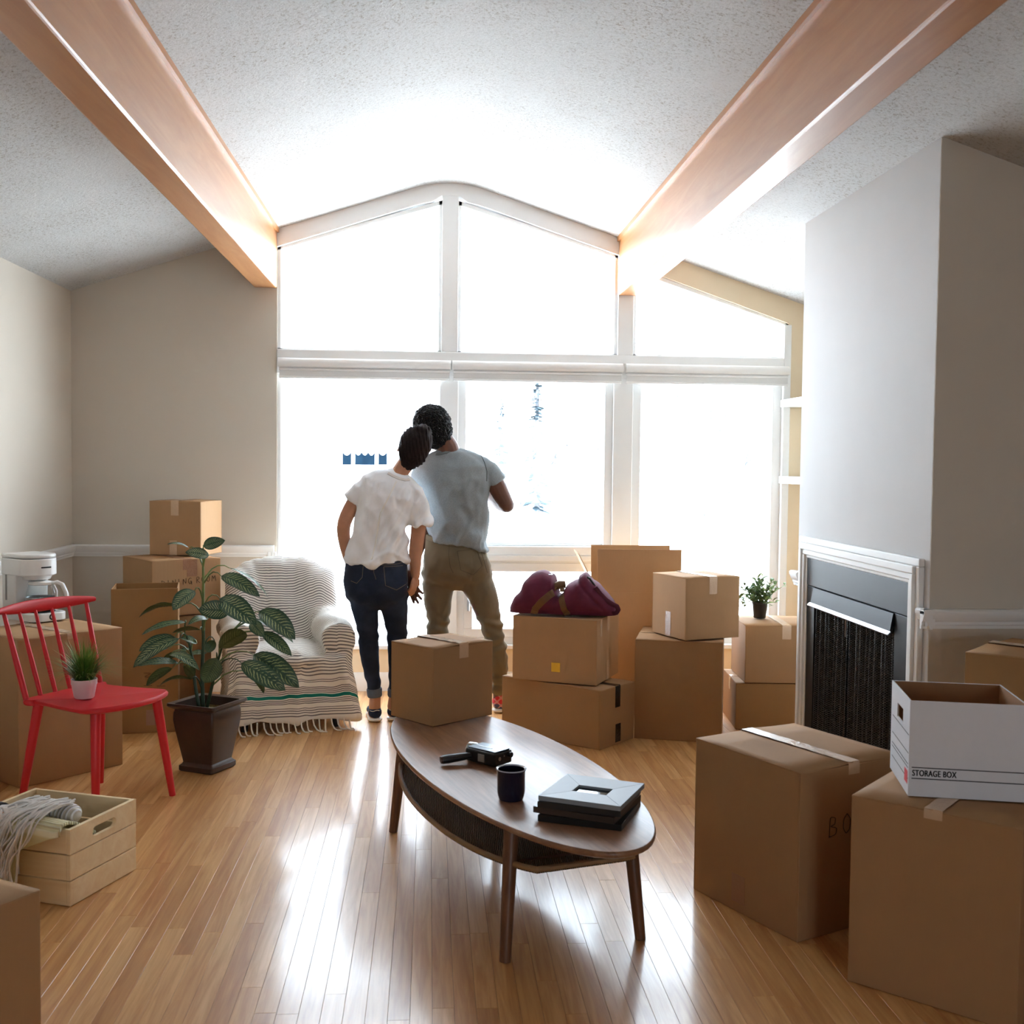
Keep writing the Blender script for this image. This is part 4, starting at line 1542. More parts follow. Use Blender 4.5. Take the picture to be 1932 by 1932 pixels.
def build_floor_plant():
    # square flared pot
    Cc = fl(400, 1464)
    ang = R(64)
    ex, ey = Vector((cos(ang), sin(ang), 0)), Vector((-sin(ang), cos(ang), 0))
    cen = Cc + (ex + ey) * .098
    P = thing('potted_plant', 'tall variegated leafy plant in a square brown pot on the floor', 'plant', (cen.x, cen.y, 0), ang)
    mp = plain('dark_brown_glaze', (58, 40, 30), .32, 0, .5, .35, 14)
    prof = [(.088, 0), (.094, .006), (.094, .026), (.084, .034), (.080, .042), (.090, .10), (.104, .18), (.112, .24), (.110, .272), (.106, .286), (.128, .300), (.132, .306), (.130, .316), (.106, .312), (.104, .27), (.098, .26)]
    def sq(h, n=5):
        r = min(.012, h * .12)
        pts = []
        for cx, cy, a0 in ((1, 1, 0), (-1, 1, 90), (-1, -1, 180), (1, -1, 270)):
            for k in range(n):
                a = radians(a0 + 90 * k / (n - 1))
                pts.append((cx * (h - r) + r * cos(a), cy * (h - r) + r * sin(a)))
        return pts
    vs, fs = [], []
    for h, z in prof:
        vs += [(x, y, z) for x, y in sq(h)]
    n = 20
    for k in range(len(prof) - 1):
        for i in range(n):
            fs.append((k * n + i, k * n + (i + 1) % n, (k + 1) * n + (i + 1) % n, (k + 1) * n + i))
    fs.append(tuple(range(n))[::-1])
    MB().add(vs, fs).build('pot', mp, P, smooth=32)
    MB().box(-.1, .1, -.1, .1, .255, .272).build('soil', plain('moss_soil', (96, 84, 52), .95, 0, .1, .5, 40, 1, 60, .02), P)
    IM = Matrix.Rotation(-ang, 4, 'Z') @ Matrix.Translation(-cen)
    Yp = cen.y
    def Z(x, y, dy=0):              # crop-zoom pixel -> local point
        return IM @ dp(230 + x / 5.52, 1000 + y / 5.52, Yp + dy)
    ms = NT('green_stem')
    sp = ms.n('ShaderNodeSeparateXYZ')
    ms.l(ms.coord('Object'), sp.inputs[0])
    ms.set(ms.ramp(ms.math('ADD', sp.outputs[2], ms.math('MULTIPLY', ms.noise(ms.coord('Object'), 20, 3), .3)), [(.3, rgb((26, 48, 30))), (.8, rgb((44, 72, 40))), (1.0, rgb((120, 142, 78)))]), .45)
    stems = [[(845, 1850, 0), (835, 1500, 0), (850, 1150, .01), (845, 800, .01), (850, 560, 0), (846, 380, 0)],
             [(885, 1850, -.02), (940, 1620, -.03), (990, 1390, -.05), (1040, 1230, -.06)],
             [(800, 1840, .02), (760, 1600, .03), (735, 1350, .04), (700, 1180, .05), (650, 1120, .05)]]
    rads = [.0095, .0085, .0085]
    spts = []
    for st, r in zip(stems, rads):
        pts = dense([Z(*q) for q in st], 4)
        MB().tube(pts, [r * (1 - .45 * i / len(pts)) for i in range(len(pts))], 9).build('stem', ms.m, P, smooth=60)
        spts += pts
    mpet = plain('pale_petiole', (104, 122, 66), .45)
    m = leaf_mat()
    # base, tip, width (crop-zoom px), depth at base, depth at tip, facing, attach height
    LV = [((850, 170), (1075, 108), 105, -.02, -.03, (0, -1, .2)), ((700, 190), (472, 150), 60, 0, -.04, (0, -.3, 1)), ((905, 268), (660, 232), 100, -.04, -.09, (.1, -1, .5)),
          ((1035, 480), (1437, 695), 135, -.03, -.10, (.1, -1, .6)), ((1118, 395), (1525, 705), 55, .04, .03, (.5, -.25, 1)), ((758, 632), (530, 835), 150, -.03, -.10, (-.3, -1, .3)),
          ((615, 800), (175, 912), 95, .02, -.02, (0, .6, 1)), ((1020, 715), (1400, 985), 205, -.04, -.14, (.2, -1, .5)), ((1120, 850), (800, 826), 165, -.06, -.10, (0, -1, .35)),
          ((1430, 845), (1805, 1140), 190, -.02, -.08, (.3, -1, .5)), ((1385, 930), (1785, 1175), 95, -.05, -.08, (.3, -.5, 1)), ((1460, 1065), (1768, 1310), 115, -.08, -.14, (.2, -1, .5)),
          ((1350, 960), (1478, 1110), 110, -.10, -.15, (.2, -1, .2)), ((1010, 1235), (1295, 1070), 165, -.08, -.16, (.2, 1, .6)), ((668, 962), (205, 1092), 85, 0, -.06, (-.2, -.6, 1)),
          ((895, 930), (690, 985), 75, -.05, -.12, (0, -.8, 1)), ((812, 1040), (520, 1075), 70, -.06, -.10, (0, .7, .8)), ((550, 1115), (178, 1262), 120, 0, -.05, (-.2, -1, .7)),
          ((600, 1130), (118, 1432), 120, -.03, -.09, (-.2, -1, .6)), ((490, 1235), (190, 1395), 75, .02, -.05, (-.3, -.4, 1)), ((590, 1385), (165, 1415), 90, -.03, -.10, (-.1, -.7, 1)),
          ((500, 1302), (808, 1462), 95, -.08, -.20, (-.2, -.5, 1)), ((985, 1330), (858, 1592), 175, -.10, -.15, (.2, 1, .2)), ((525, 1440), (252, 1625), 100, -.06, -.12, (.2, .8, .6)),
          ((722, 1555), (378, 1638), 80, -.05, -.12, (0, .6, .8)), ((1370, 1298), (1845, 1640), 205, -.06, -.14, (.25, -1, .55)), ((1245, 1385), (1702, 1672), 180, -.09, -.17, (.2, -1, .5)),
          ((1320, 1490), (1478, 1702), 75, -.02, -.05, (.4, 1, .1)), ((430, 1352), (650, 1300), 75, .02, -.04, (0, .7, .6)), ((640, 1420), (748, 1535), 115, .02, -.02, (0, 1, .2)),
          ((965, 1150), (880, 1275), 90, .04, .02, (0, 1, .2)), ((780, 1180), (610, 1125), 75, .06, .03, (0, -.7, .8)), ((700, 1300), (880, 1285), 70, .08, .05, (0, -.6, 1)),
          ((600, 1290), (720, 1240), 60, .08, .1, (0, -.5, 1))]
    for i, (b, t_, w_, d0, d1, nr) in enumerate(LV):
        B, T = Z(b[0], b[1], d0), Z(t_[0], t_[1], d1)
        nl = IM.to_3x3() @ Vector(nr)
        leaf('leaf', B, T, w_ * 1.22 / 5.52 * Yp / FPX, m, P, nl, droop=.10 if i % 3 else .16, fold=.30 if i % 2 else .18, rv=(i * .37) % 1)
        # petiole from the nearest lower stem point
        cand = [q for q in spts if q.z < B.z - .03] or spts
        s0 = min(cand, key=lambda q: (q - B).length + .35 * abs((B.z - q.z) - .10))
        mid = s0.lerp(B, .55) + Vector((0, 0, .035))
        pts = [s0, s0.lerp(mid, .6) + Vector((0, 0, .01)), mid, mid.lerp(B, .6) + Vector((0, 0, .008)), B]
        MB().tube(pts, [.0042, .0036, .003, .0026, .0022], 6).build('petiole', mpet if i % 2 else ms.m, P, smooth=60)


# ------------------------------------------------------------------ armchair under a striped throw
def throw_mat():
    t = NT('striped_cotton_throw')
    at = t.n('ShaderNodeAttribute', attribute_name='st')
    s0 = at.outputs['Fac']
    nz = t.noise(t.coord('Object'), 9, 3)
    s = t.math('ADD', s0, t.math('MULTIPLY', t.math('SUBTRACT', nz, .5), .006))
    cream, dark, teal = rgb((238, 231, 220)), rgb((88, 82, 82)), rgb((38, 132, 118))
    # lower border: groups of thin lines, one teal band (s in metres from the hem)
    groups = [(.012, .018), (.028, .033), (.040, .045), (.052, .056), (.078, .083), (.088, .093), (.098, .103), (.135, .140), (.145, .150), (.155, .160), (.165, .170), (.196, .200), (.206, .210)]
    low = None
    for a, b in groups:
        q = t.math('MULTIPLY', t.math('GREATER_THAN', s, a), t.math('LESS_THAN', s, b))
        low = q if low is None else t.math('MAXIMUM', low, q)
    fine = t.math('GREATER_THAN', t.math('SINE', t.math('MULTIPLY', s, 2 * pi / .0165)), .30)
    up = t.math('MULTIPLY', t.math('GREATER_THAN', s, .228), fine)
    d = t.math('MAXIMUM', low, up)
    col = t.mix(t.math('MULTIPLY', d, .86), cream, dark)
    tq = t.math('MULTIPLY', t.math('GREATER_THAN', s, .110), t.math('LESS_THAN', s, .129))
    col = t.mix(tq, col, teal)
    wv = t.noise(t.coord('Object'), 420, 2)
    t.bump(wv, .25, .002)
    return t.set(col, .85, 0, .15)


def build_armchair():
    ang = R(13)
    o0 = fl(452, 1388)
    org = o0 + Vector((cos(ang), sin(ang), 0)) * .268
    a = thing('armchair', 'round backed armchair hidden under a striped cotton throw', 'armchair', (org.x, org.y, 0), ang)
    def shell(e):
        mb = MB()
        lo = .05 if e > .012 else .09
        # seat block
        mb.box(-.27 - e, .27 + e, .03 - e, .66, lo, .375 + e)
        # rounded seat cushion
        mb.ell((0, .30, .365), (.24 + e, .30 + e, .055 + e))
        # arms
        for sx in (-1, 1):
            mb.box(sx * .250 - .06 - e, sx * .250 + .06 + e, .05 - e, .60, lo, .46)
            mb.tube([(sx * .252, .045 - e, .475), (sx * .252, .60, .50)], [.078 + e, .084 + e], 20)
        # curved back
        for k in range(-4, 5):
            x = k * .060
            hgt = .60 + .20 * sqrt(max(0, 1 - (x / .33) ** 2))
            y = .66 - .10 * (x / .28) ** 2
            mb.tube([(x, y - .03, .15), (x, y + .05, hgt)], [.075 + e, .06 + e], 14)
            mb.ell((x, y + .05, hgt), (.06 + e,) * 3)
        return mb
    blob('upholstery', shell(-.002), plain('dark_upholstery', (60, 54, 50), .9), a, .02, 8)
    for sx in (-1, 1):
        for y in (.08, .62):
            MB().tube([(sx * .24, y, 0), (sx * .23, y, .12)], [.018, .026], 12).build('leg', M_DARKPL, a, smooth=60)
    # the throw
    t = thing('throw_blanket', 'cream throw with grey stripes and a teal band draped over the armchair', 'blanket', (org.x, org.y, 0), ang)
    rnd = np.random.RandomState(2)
    def folds(co, no):
        x, y, z = co[:, 0], co[:, 1], co[:, 2]
        up = np.clip((z - .05) / .35, 0, 1)
        front = np.clip((.12 - y) / .08, 0, 1) * (z < .42)
        d = .007 * front * np.sin(x * 21 + 1.3) * (1 - up * .6) + .004 * front * np.sin(x * 47 + 3 * z)
        d += .011 * front * np.exp(-((x - .03) / .02) ** 2) * 1
        side = np.clip((np.abs(x) - .26) / .06, 0, 1) * (z < .5)
        d += .013 * side * np.sin(y * 30 + z * 9) * (1 - .5 * up)
        back = (y > .45) & (z > .42)
        d += back * (.004 * np.sin(x * 34 + z * 3) + .004 * np.exp(-((x + .05 + .1 * (z - .5)) / .012) ** 2))
        seat = (y < .5) & (z > .36) & (np.abs(x) < .24)
        d += seat * .006 * np.sin(x * 14 + y * 16) 
        d += .004 * np.sin(x * 19 + y * 23 + z * 31)
        co = co + no * d[:, None]
        # hem flares out a little towards the floor
        k = np.clip((.22 - z) / .2, 0, 1)
        co[:, 0] += np.sign(x) * .012 * k * (np.abs(x) > .27)
        co[:, 1] -= .012 * k * (y < .15)
        # right front corner hangs in a gathered fold
        q = np.exp(-((co[:, 0] - .33) / .06) ** 2) * np.clip((.15 - y) / .15, 0, 1) * np.clip((.42 - z) / .35, 0, 1)
        co[:, 0] += .035 * q
        co[:, 2] -= .0 * q
        return co
    me = blob('cloth', shell(.016), None, None, .0105, 5, folds, keep=True)
    n = len(me.vertices)
    co = np.empty(n * 3)
    me.vertices.foreach_get('co', co)
    co = co.reshape(-1, 3)
    # distance along the cloth from the front hem: up the front, back over the seat, up the back
    yy = np.clip(co[:, 1] - .03, -.02, None)
    st = (co[:, 2] - .05) + yy * 1.0
    ax = np.abs(co[:, 0])
    arm = np.clip((ax - .19) / .06, 0, 1) * np.clip((co[:, 1] - .02) / .12, 0, 1) * np.clip((.66 - co[:, 1]) / .14, 0, 1)
    st = st + arm * (ax - .19) * .55
    me.attributes.new('st', 'FLOAT', 'POINT').data.foreach_set('value', st)
    link('cloth', me, throw_mat(), t, smooth=180)
    mt = plain('cotton_tassel', (232, 224, 210), .9)
    rr = random.Random(11)
    for i in range(19):
        x = -.275 + i * .032
        y = .005 + rr.uniform(-.006, .006) - .008
        dx, dy = rr.uniform(-.006, .035), -rr.uniform(.012, .05)
        pts = [(x, y, .062), (x + dx * .15, y - .006, .032), (x + dx * .55, y + dy * .5, .010), (x + dx, y + dy, .0048), (x + dx * 1.5 + .008, y + dy * 1.15, .0046)]
        MB().tube(dense(pts, 3), .0042, 6).build('tassel', mt, t, smooth=60)


# ------------------------------------------------------------------ crate with blankets
def build_crate():
    ang = R(-20.5)
    X, Yv = Vector((cos(ang), sin(ang), 0)), Vector((-sin(ang), cos(ang), 0))
    Lx, Ly, Hh, th = .415, .345, .25, .014
    near = fl(133, 1712)
    org = near - X * Lx
    c = thing('wooden_crate', 'pale pine crate with hand holes holding blankets', 'crate', (org.x, org.y, 0), ang)
    gap = .0018
    hs = [0, .082, .166, Hh]
    # end walls : top board has a hand hole
    for x0, x1 in ((0, th), (Lx - th, Lx)):
        for k in range(3):
            z0, z1 = hs[k] + gap, hs[k + 1] - gap
            if k < 2:
                MB().box(x0, x1, 0, Ly, z0, z1).build('slat', M_PINE, c, bevel=.002)
            else:
                # board with a rounded slot
                ys, ye, zs, ze = Ly / 2 - .062, Ly / 2 + .062, z0 + .022, z0 + .054
                r = (ze - zs) / 2
                hole = []
                for k2 in range(9):
                    a = -pi / 2 + pi * k2 / 8
                    hole.append((ye - r + r * cos(a), (zs + ze) / 2 + r * sin(a)))
                for k2 in range(9):
                    a = pi / 2 + pi * k2 / 8
                    hole.append((ys + r + r * cos(a), (zs + ze) / 2 + r * sin(a)))
                outer = []
                n = len(hole)
                for (hy, hz) in hole:
                    cy, cz = Ly / 2, (zs + ze) / 2
                    dy, dz = hy - cy, hz - cz
                    outer.append((0 if False else (Ly if hy > ye - r else (0 if hy < ys + r else hy)), z1 if hz > cz + .25 * r else (z0 if hz < cz - .25 * r else hz)))
                vs, fs = [], []
                for xx in (x0, x1):
                    vs += [(xx, y, z) for y, z in hole] + [(xx, y, z) for y, z in outer]
                for i in range(n):
                    j = (i + 1) % n
                    fs += [(i, j, n + j, n + i), (2 * n + j, 2 * n + i, 3 * n + i, 3 * n + j), (j, i, 2 * n + i, 2 * n + j), (n + i, n + j, 3 * n + j, 3 * n + i)]
                MB().add(vs, fs).build('slat', M_PINE, c)
    for y0, y1 in ((0, th), (Ly - th, Ly)):
        for k in range(3):
            MB().box(th + .0005, Lx - th - .0005, y0 + .0004, y1 - .0004, hs[k] + gap, hs[k + 1] - gap).build('slat', M_PINE, c, bevel=.002)
    MB().box(th, Lx - th, th, Ly - th, .004, .014).build('bottom', M_PINE, c)
    for x in (th, Lx - th - .016):
        for y in (th, Ly - th - .016):
            MB().box(x, x + .016, y, y + .016, .014, Hh - .02).build('corner_post', M_PINE, c, bevel=.001)

    # blankets; helper turning pixels to world at a depth
    def knit(name, base, line, freq, ax):
        t = NT(name)
        sp = t.n('ShaderNodeSeparateXYZ')
        t.l(t.coord('Object'), sp.inputs[0])
        w_ = t.math('SINE', t.math('MULTIPLY', sp.outputs[ax], freq))
        t.bump(w_, .8, .004)
        return t.set(t.mix(t.ramp(w_, [(.3, 0), (.7, 1)]), rgb(line), rgb(base)), .9, 0, .1)
    # striped grey throw : mound inside the crate spilling over the near side
    t = NT('grey_striped_throw')
    sp = t.n('ShaderNodeSeparateXYZ')
    t.l(t.coord('Object'), sp.inputs[0])
    w1 = t.math('ADD', sp.outputs[0], t.math('MULTIPLY', sp.outputs[1], .35))
    st = t.math('SINE', t.math('MULTIPLY', w1, 130))
    st2 = t.math('SINE', t.math('MULTIPLY', w1, 760))
    band = t.ramp(st, [(.45, 0), (.55, 1)])
    col = t.mix(band, t.mix(t.ramp(st2, [(.4, 0), (.6, 1)]), rgb((104, 100, 98)), rgb((198, 192, 186))), rgb((214, 208, 204)))
    w3 = t.math('LESS_THAN', t.math('ABSOLUTE', t.math('SUBTRACT', w1, .10)), .008)
    col = t.mix(w3, col, rgb((44, 42, 42)))
    t.set(col, .9, 0, .1)
    g = thing('striped_throw', 'grey striped throw with a pale knotted fringe spilling out of the pine crate', 'blanket', (org.x, org.y, 0), ang)
    path = [(.22, .20), (.15, .245), (.09, .272), (.03, .280), (-.016, .276), (-.040, .245), (-.058, .19), (-.080, .12), (-.11, .06), (-.15, .025), (-.19, .018)]
    def cloth(u, v):
        q = v * (len(path) - 1)
        i = min(int(q), len(path) - 2)
        f = q - i
        y = path[i][0] * (1 - f) + path[i + 1][0] * f
        z = path[i][1] * (1 - f) + path[i + 1][1] * f
        x = .004 + u * (.235 - .17 * v) - .05 * v
        return (x, y - .014 * sin(u * 9 + v * 3) * v, z + .012 * sin(u * 7 + 1) * (1 - v) + .004)
    o = MB().grid(cloth, 26, 44).build('cloth', t.m, g, smooth=180)
    s = o.modifiers.new('thickness', 'SOLIDIFY')
    s.thickness = .007
    mf = plain('knotted_fringe', (242, 238, 234), .9, 0, .1, .1)
    rr = random.Random(4)
    for k in range(58):
        u = k / 57
        x0 = .20 + .15 * rr.random()
        y0 = rr.uniform(.05, .13)
        if k % 3 == 0:                                   # strands rooted lower along the cloth edge
            v = rr.uniform(.2, .75)
            p = Vector(cloth(1.0, v)) + Vector((0, -.004, .006))
            pts = [p, p + Vector((.02, -.012, .0)), p + Vector((rr.uniform(.0, .05), -.02, -.05)), p + Vector((rr.uniform(-.03, .05), -.024, -rr.uniform(.07, .11)))]
            for q in pts:
                q.z = max(q.z, .012)
        else:
            rx = x0 - rr.uniform(.02, .10)
            bx = rx - rr.uniform(.0, .11)
            pts = [Vector((x0, y0, .292 + rr.uniform(0, .014))), Vector((x0 * .6 + rx * .4 + rr.uniform(-.01, .01), y0 * .55, .296 + rr.uniform(-.004, .012))),
                   Vector((rx, -.016 - rr.uniform(0, .016), .276 + rr.uniform(-.01, .01))), Vector((rx * .6 + bx * .4 + rr.uniform(-.015, .015), -.038 - rr.uniform(0, .03), .215)),
                   Vector((bx + rr.uniform(-.012, .012), -.044 - rr.uniform(0, .03), .15)), Vector((bx + rr.uniform(-.016, .016), -.046 - rr.uniform(0, .03), rr.uniform(.05, .11)))]
        m_ = len(pts)
        P = []
        for i in range(m_ - 1):
            for q in range(4):
                tt = q / 4
                p0, p1, p2, p3 = [pts[max(0, min(m_ - 1, i + dd))] for dd in (-1, 0, 1, 2)]
                P.append(.5 * ((2 * p1) + (p2 - p0) * tt + (2 * p0 - 5 * p1 + 4 * p2 - p3) * tt * tt + (3 * p1 - p0 - 3 * p2 + p3) * tt ** 3))
        P.append(pts[-1])
        r = [.0034 + .0006 * sin(i * 2.1) for i in range(len(P))]
        r[-1] = .0048
        MB().tube(P, r, 6).build('fringe_strand', mf, g, smooth=60)
    # pale yellow ribbed blanket over the near corner
    yb = thing('ribbed_blanket', 'pale yellow ribbed blanket folded over the rim of the pine crate', 'blanket', (org.x, org.y, 0), ang)
    def yel(u, v):
        q = [(.15, .19), (.10, .225), (.05, .252), (.018, .262), (-.008, .262), (-.020, .250), (-.024, .222), (-.026, .18), (-.028, .12), (-.030, .05)]
        i = min(int(v * 9), 8)
        f = v * 9 - i
        y = q[i][0] * (1 - f) + q[i + 1][0] * f
        z = q[i][1] * (1 - f) + q[i + 1][1] * f
        k = max(0, v - .62) / .38
        x0, x1 = .21 - .03 * k, .395 - .16 * min(1, k * 2.2)
        return (x0 + u * (x1 - x0), y, z + .004 * sin(u * 5))
    o = MB().grid(yel, 18, 40).build('cloth', knit('yellow_rib_knit', (246, 241, 212), (230, 220, 174), 560, 1), yb, smooth=180)
    s = o.modifiers.new('thickness', 'SOLIDIFY')
    s.thickness = .010
    s.offset = 1
    # white folded knit lying on top, green cloth down in the crate
    wk = thing('white_blanket', 'white knitted blanket folded on top of the crate contents', 'blanket', (org.x, org.y, 0), ang)
    mb = MB()
    mb.ell((.29, .115, .262), (.075, .05, .030)).ell((.23, .14, .25), (.07, .06, .035)).ell((.33, .10, .258), (.045, .040, .030))
    blob('cloth', mb, knit('white_rib_knit', (232, 232, 236), (206, 200, 190), 420, 0), wk, .007, 4)
    gk = thing('green_blanket', 'dark green cloth lying deep inside the pine crate', 'blanket', (org.x, org.y, 0), ang)
    mb = MB()
    mb.ell((.20, .17, .08), (.17, .13, .075)).ell((.31, .2, .10), (.07, .10, .06)).ell((.12, .2, .12), (.08, .09, .06))
    blob('cloth', mb, plain('green_cloth', (92, 98, 70), .9, 0, .1, .3, 9), gk, .012, 5)


build_chair()
build_grass_plant()
build_coffee_maker()
build_floor_plant()
build_armchair()
build_crate()

# ------------------------------------------------------------------ duffel bag
def build_duffel():
    base = fl(1060, 1166, .638)
    ang = R(-14)
    z0 = .6455
    d = thing('duffel_bag', 'burgundy canvas duffel bag with brown leather straps on the yellow stickered box', 'bag', (base.x + .02, base.y + .125, z0), ang)
    K = .000352
    # crop-zoom px -> local x, z (crop origin 950,1060 ; scale 7.728)
    def L(px, py):
        return ((px - 930) * K, (835 - py) * K)
    top = [(135, 775), (160, 700), (215, 620), (300, 500), (380, 350), (450, 262), (550, 212), (640, 205), (730, 228), (790, 262), (815, 310), (822, 400), (850, 480), (900, 520), (950, 500), (985, 430), (1040, 360), (1130, 295), (1200, 240), (1250, 226), (1300, 256), (1400, 335), (1500, 430), (1600, 530), (1680, 625), (1720, 715), (1735, 775)]
    mb = MB()
    xs = np.linspace(135, 1735, 90)
    zt = np.interp(xs, [p[0] for p in top], [p[1] for p in top])
    n = 26
    for i, (px, pz) in enumerate(zip(xs, zt)):
        x, z1 = L(px, pz)
        q = (px - 135) / 1600
        hd = .118 * (max(0, 1 - (2 * q - 1) ** 6)) ** .5 * (.80 + .20 * min(1, z1 / .2)) + .004
        for j in range(n):
            a = 2 * pi * j / n
            ca, sa = cos(a), sin(a)
            sx = math.copysign(abs(ca) ** .8, ca)
            sz = math.copysign(abs(sa) ** .85, sa)
            mb.v.append((x, hd * sx, max(.002, z1 * .5 + z1 * .5 * sz)))
    for i in range(89):
        for j in range(n):
            mb.f.append((i * n + j, i * n + (j + 1) % n, (i + 1) * n + (j + 1) % n, (i + 1) * n + j))
    mb.f.append(tuple(range(n))[::-1])
    mb.f.append(tuple(range(89 * n, 90 * n)))
    m = NT('burgundy_canvas')
    nz = m.noise(m.coord('Object'), 14, 3)
    m.bump(m.noise(m.coord('Object'), 500, 2), .3, .001)
    m.set(m.mix(nz, rgb((84, 30, 50)), rgb((112, 48, 70))), .72, 0, .25)
    def wr(co, no):
        x, y, z = co[:, 0], co[:, 1], co[:, 2]
        q = .0018 * np.sin(34 * x + 52 * z) + .004 * np.sin(70 * x - 38 * z + 1) * np.exp(-((x - .1) / .1) ** 2) + .0012 * np.sin(110 * x + 20 * z + 2)
        # pinch below the left lobe
        q -= .010 * np.exp(-((x + .06) / .02) ** 2 - ((z - .10) / .05) ** 2)
        q -= .012 * np.exp(-((x + .045 - z * .3) / .012) ** 2) * (z < .12)
        q -= .010 * np.exp(-((x - .155 + (z - .1) * .9) / .014) ** 2)
        q = q * np.clip((z - .012) / .05, 0, 1)
        co = co + no * q[:, None]
        co[:, 2] = np.where(co[:, 2] < .02, co[:, 2] * .2, co[:, 2] - .0)
        co[:, 2] = np.maximum(co[:, 2], .0005)
        return co
    me = blob('canvas', mb, None, None, .005, 8, wr, keep=True)
    body = link('canvas', me, m.m, d, smooth=180)
    leather = plain('brown_leather', (112, 78, 46), .5, 0, .4, .15, 25, .2, 120)
    def lp(pts):
        return [Vector((L(*p)[0], -.3, L(*p)[1])) for p in pts]
    surface_strip('leather_strap', me, dense(lp([(530, 830), (560, 740), (650, 640), (740, 560), (820, 500)]), 6), .036, .002, leather, d, (0, 1, 0), lift=.003)
    surface_strip('leather_strap', me, dense(lp([(1035, 830), (990, 740), (955, 620), (940, 520), (935, 450)]), 6), .032, .002, leather, d, (0, 1, 0), lift=.003)
    # handles rising from both straps into the padded grip
    a0, a1 = L(800, 520), L(880, 385)
    b0 = L(945, 430)
    MB().tube([(a0[0], -.075, a0[1]), (a0[0] + .012, -.06, a0[1] + .03), (a1[0], -.03, a1[1])], .013, 8, flat=.3).build('handle', leather, d, smooth=60)
    MB().tube([(b0[0], -.075, b0[1] - .02), (b0[0] - .004, -.055, b0[1]), (a1[0], -.03, a1[1])], .013, 8, flat=.3).build('handle', leather, d, smooth=60)
    c0 = L(890, 410)
    k = MB()
    k.tube([(c0[0] - .026, -.05, c0[1] - .006), (c0[0], -.045, c0[1] + .004), (c0[0] + .028, -.035, c0[1] + .006)], [.019, .022, .019], 12)
    k.build('grip_wrap', leather, d, smooth=60)
    # zip along the left lobe
    surface_strip('zip', me, dense([(L(735, 225)[0], -.02, .4), (L(775, 260)[0], -.03, .4), (L(770, 330)[0], -.045, .4), (L(735, 400)[0], -.06, .4)], 5), .006, .001, M_STEEL, d, (0, 0, -1), lift=.002)
    # shoulder strap with black clip at the right
    st = plain('burgundy_webbing', (84, 22, 46), .7)
    p = [L(1320, 285), L(1345, 300), L(1400, 380), L(1430, 430)]
    MB().tube([(x, -.095 + .01 * i, z + .006) for i, (x, z) in enumerate(p)], .006, 8).build('clip', M_DARKPL, d, smooth=60)
    p = [L(1430, 420), L(1500, 510), L(1590, 600), L(1680, 660), L(1745, 690), L(1765, 745), L(1735, 795), L(1660, 800)]
    MB().tube(dense([(x, -.10 + .006 * i, z + .004) for i, (x, z) in enumerate(p)], 3), .012, 8, flat=.2, up=(0, -1, 0)).build('shoulder_strap', st, d, smooth=60)
    return d


def build_small_plant():
    p = fl(1437, 1169, .567)
    g = thing('leafy_plant', 'small bushy green plant in a black plastic pot on the stacked boxes', 'plant', (p.x, p.y + .04, .5715))
    MB().lathe([(.02, 0), (.032, 0), (.034, .004), (.044, .082), (.047, .083), (.0475, .092), (.043, .092), (.041, .08), (.001, .078)], 28).build('pot', M_DARKPL, g, smooth=35)
    MB().lathe([(.0415, .082), (.02, .087), (.001, .088)], 20, caps=False).build('soil', plain('potting_soil', (40, 30, 22), .95), g)
    m = NT('small_green_leaf')
    at = m.n('ShaderNodeAttribute', attribute_name='lf')
    sp = m.n('ShaderNodeSeparateXYZ')
    m.l(at.outputs['Vector'], sp.inputs[0])
    m.set(m.mix(sp.outputs[2], rgb((60, 92, 46)), rgb((140, 160, 100))), .45, 0, .4)
    ms = plain('thin_green_stem', (84, 104, 52), .5)
    rr = random.Random(9)
    for k in range(38):
        a = rr.uniform(0, 2 * pi)
        lean = rr.uniform(.05, 1.35)
        Ls = rr.uniform(.07, .16)
        d = Vector((cos(a) * sin(lean), sin(a) * sin(lean), cos(lean)))
        b = Vector((cos(a), sin(a), 0)) * rr.uniform(0, .028) + Vector((0, 0, .084))
        pts = [b, b + d * Ls * .5 + Vector((0, 0, .012)), b + d * Ls]
        if lean > .95:
            pts[2].z -= .05
        MB().tube(pts, [.0016, .0013, .001], 5).build('stem', ms, g)
        for q in range(7):
            u = .12 + .88 * q / 6
            c = pts[0].lerp(pts[1], u * 2) if u < .5 else pts[1].lerp(pts[2], u * 2 - 1)
            aa = a + q * 2.3 + rr.uniform(-.5, .5)
            ld = Vector((cos(aa), sin(aa), rr.uniform(-.1, .7))) + d * .5
            L_ = rr.uniform(.030, .048)
            leaf('leaf', c, c + ld.normalized() * L_, rr.uniform(.014, .021), m.m, g, Vector((rr.uniform(-.4, .4), rr.uniform(-.6, .1), 1)), .12, .3, rr.random(), 0, 5, 3, .5)


build_duffel()
build_small_plant()

# ------------------------------------------------------------------ the couple
def skin_mat(name, c):
    t = NT(name)
    nz = t.noise(t.coord('Object'), 30, 3)
    cc = rgb(c)
    t.bump(t.noise(t.coord('Object'), 350, 2), .12, .001)
    return t.set(t.mix(nz, tuple(q * .88 for q in cc[:3]) + (1,), tuple(q * 1.1 for q in cc[:3]) + (1,)), .5, 0, .4, Subsurface_Weight=.06, Subsurface_Radius=(.3, .12, .06))


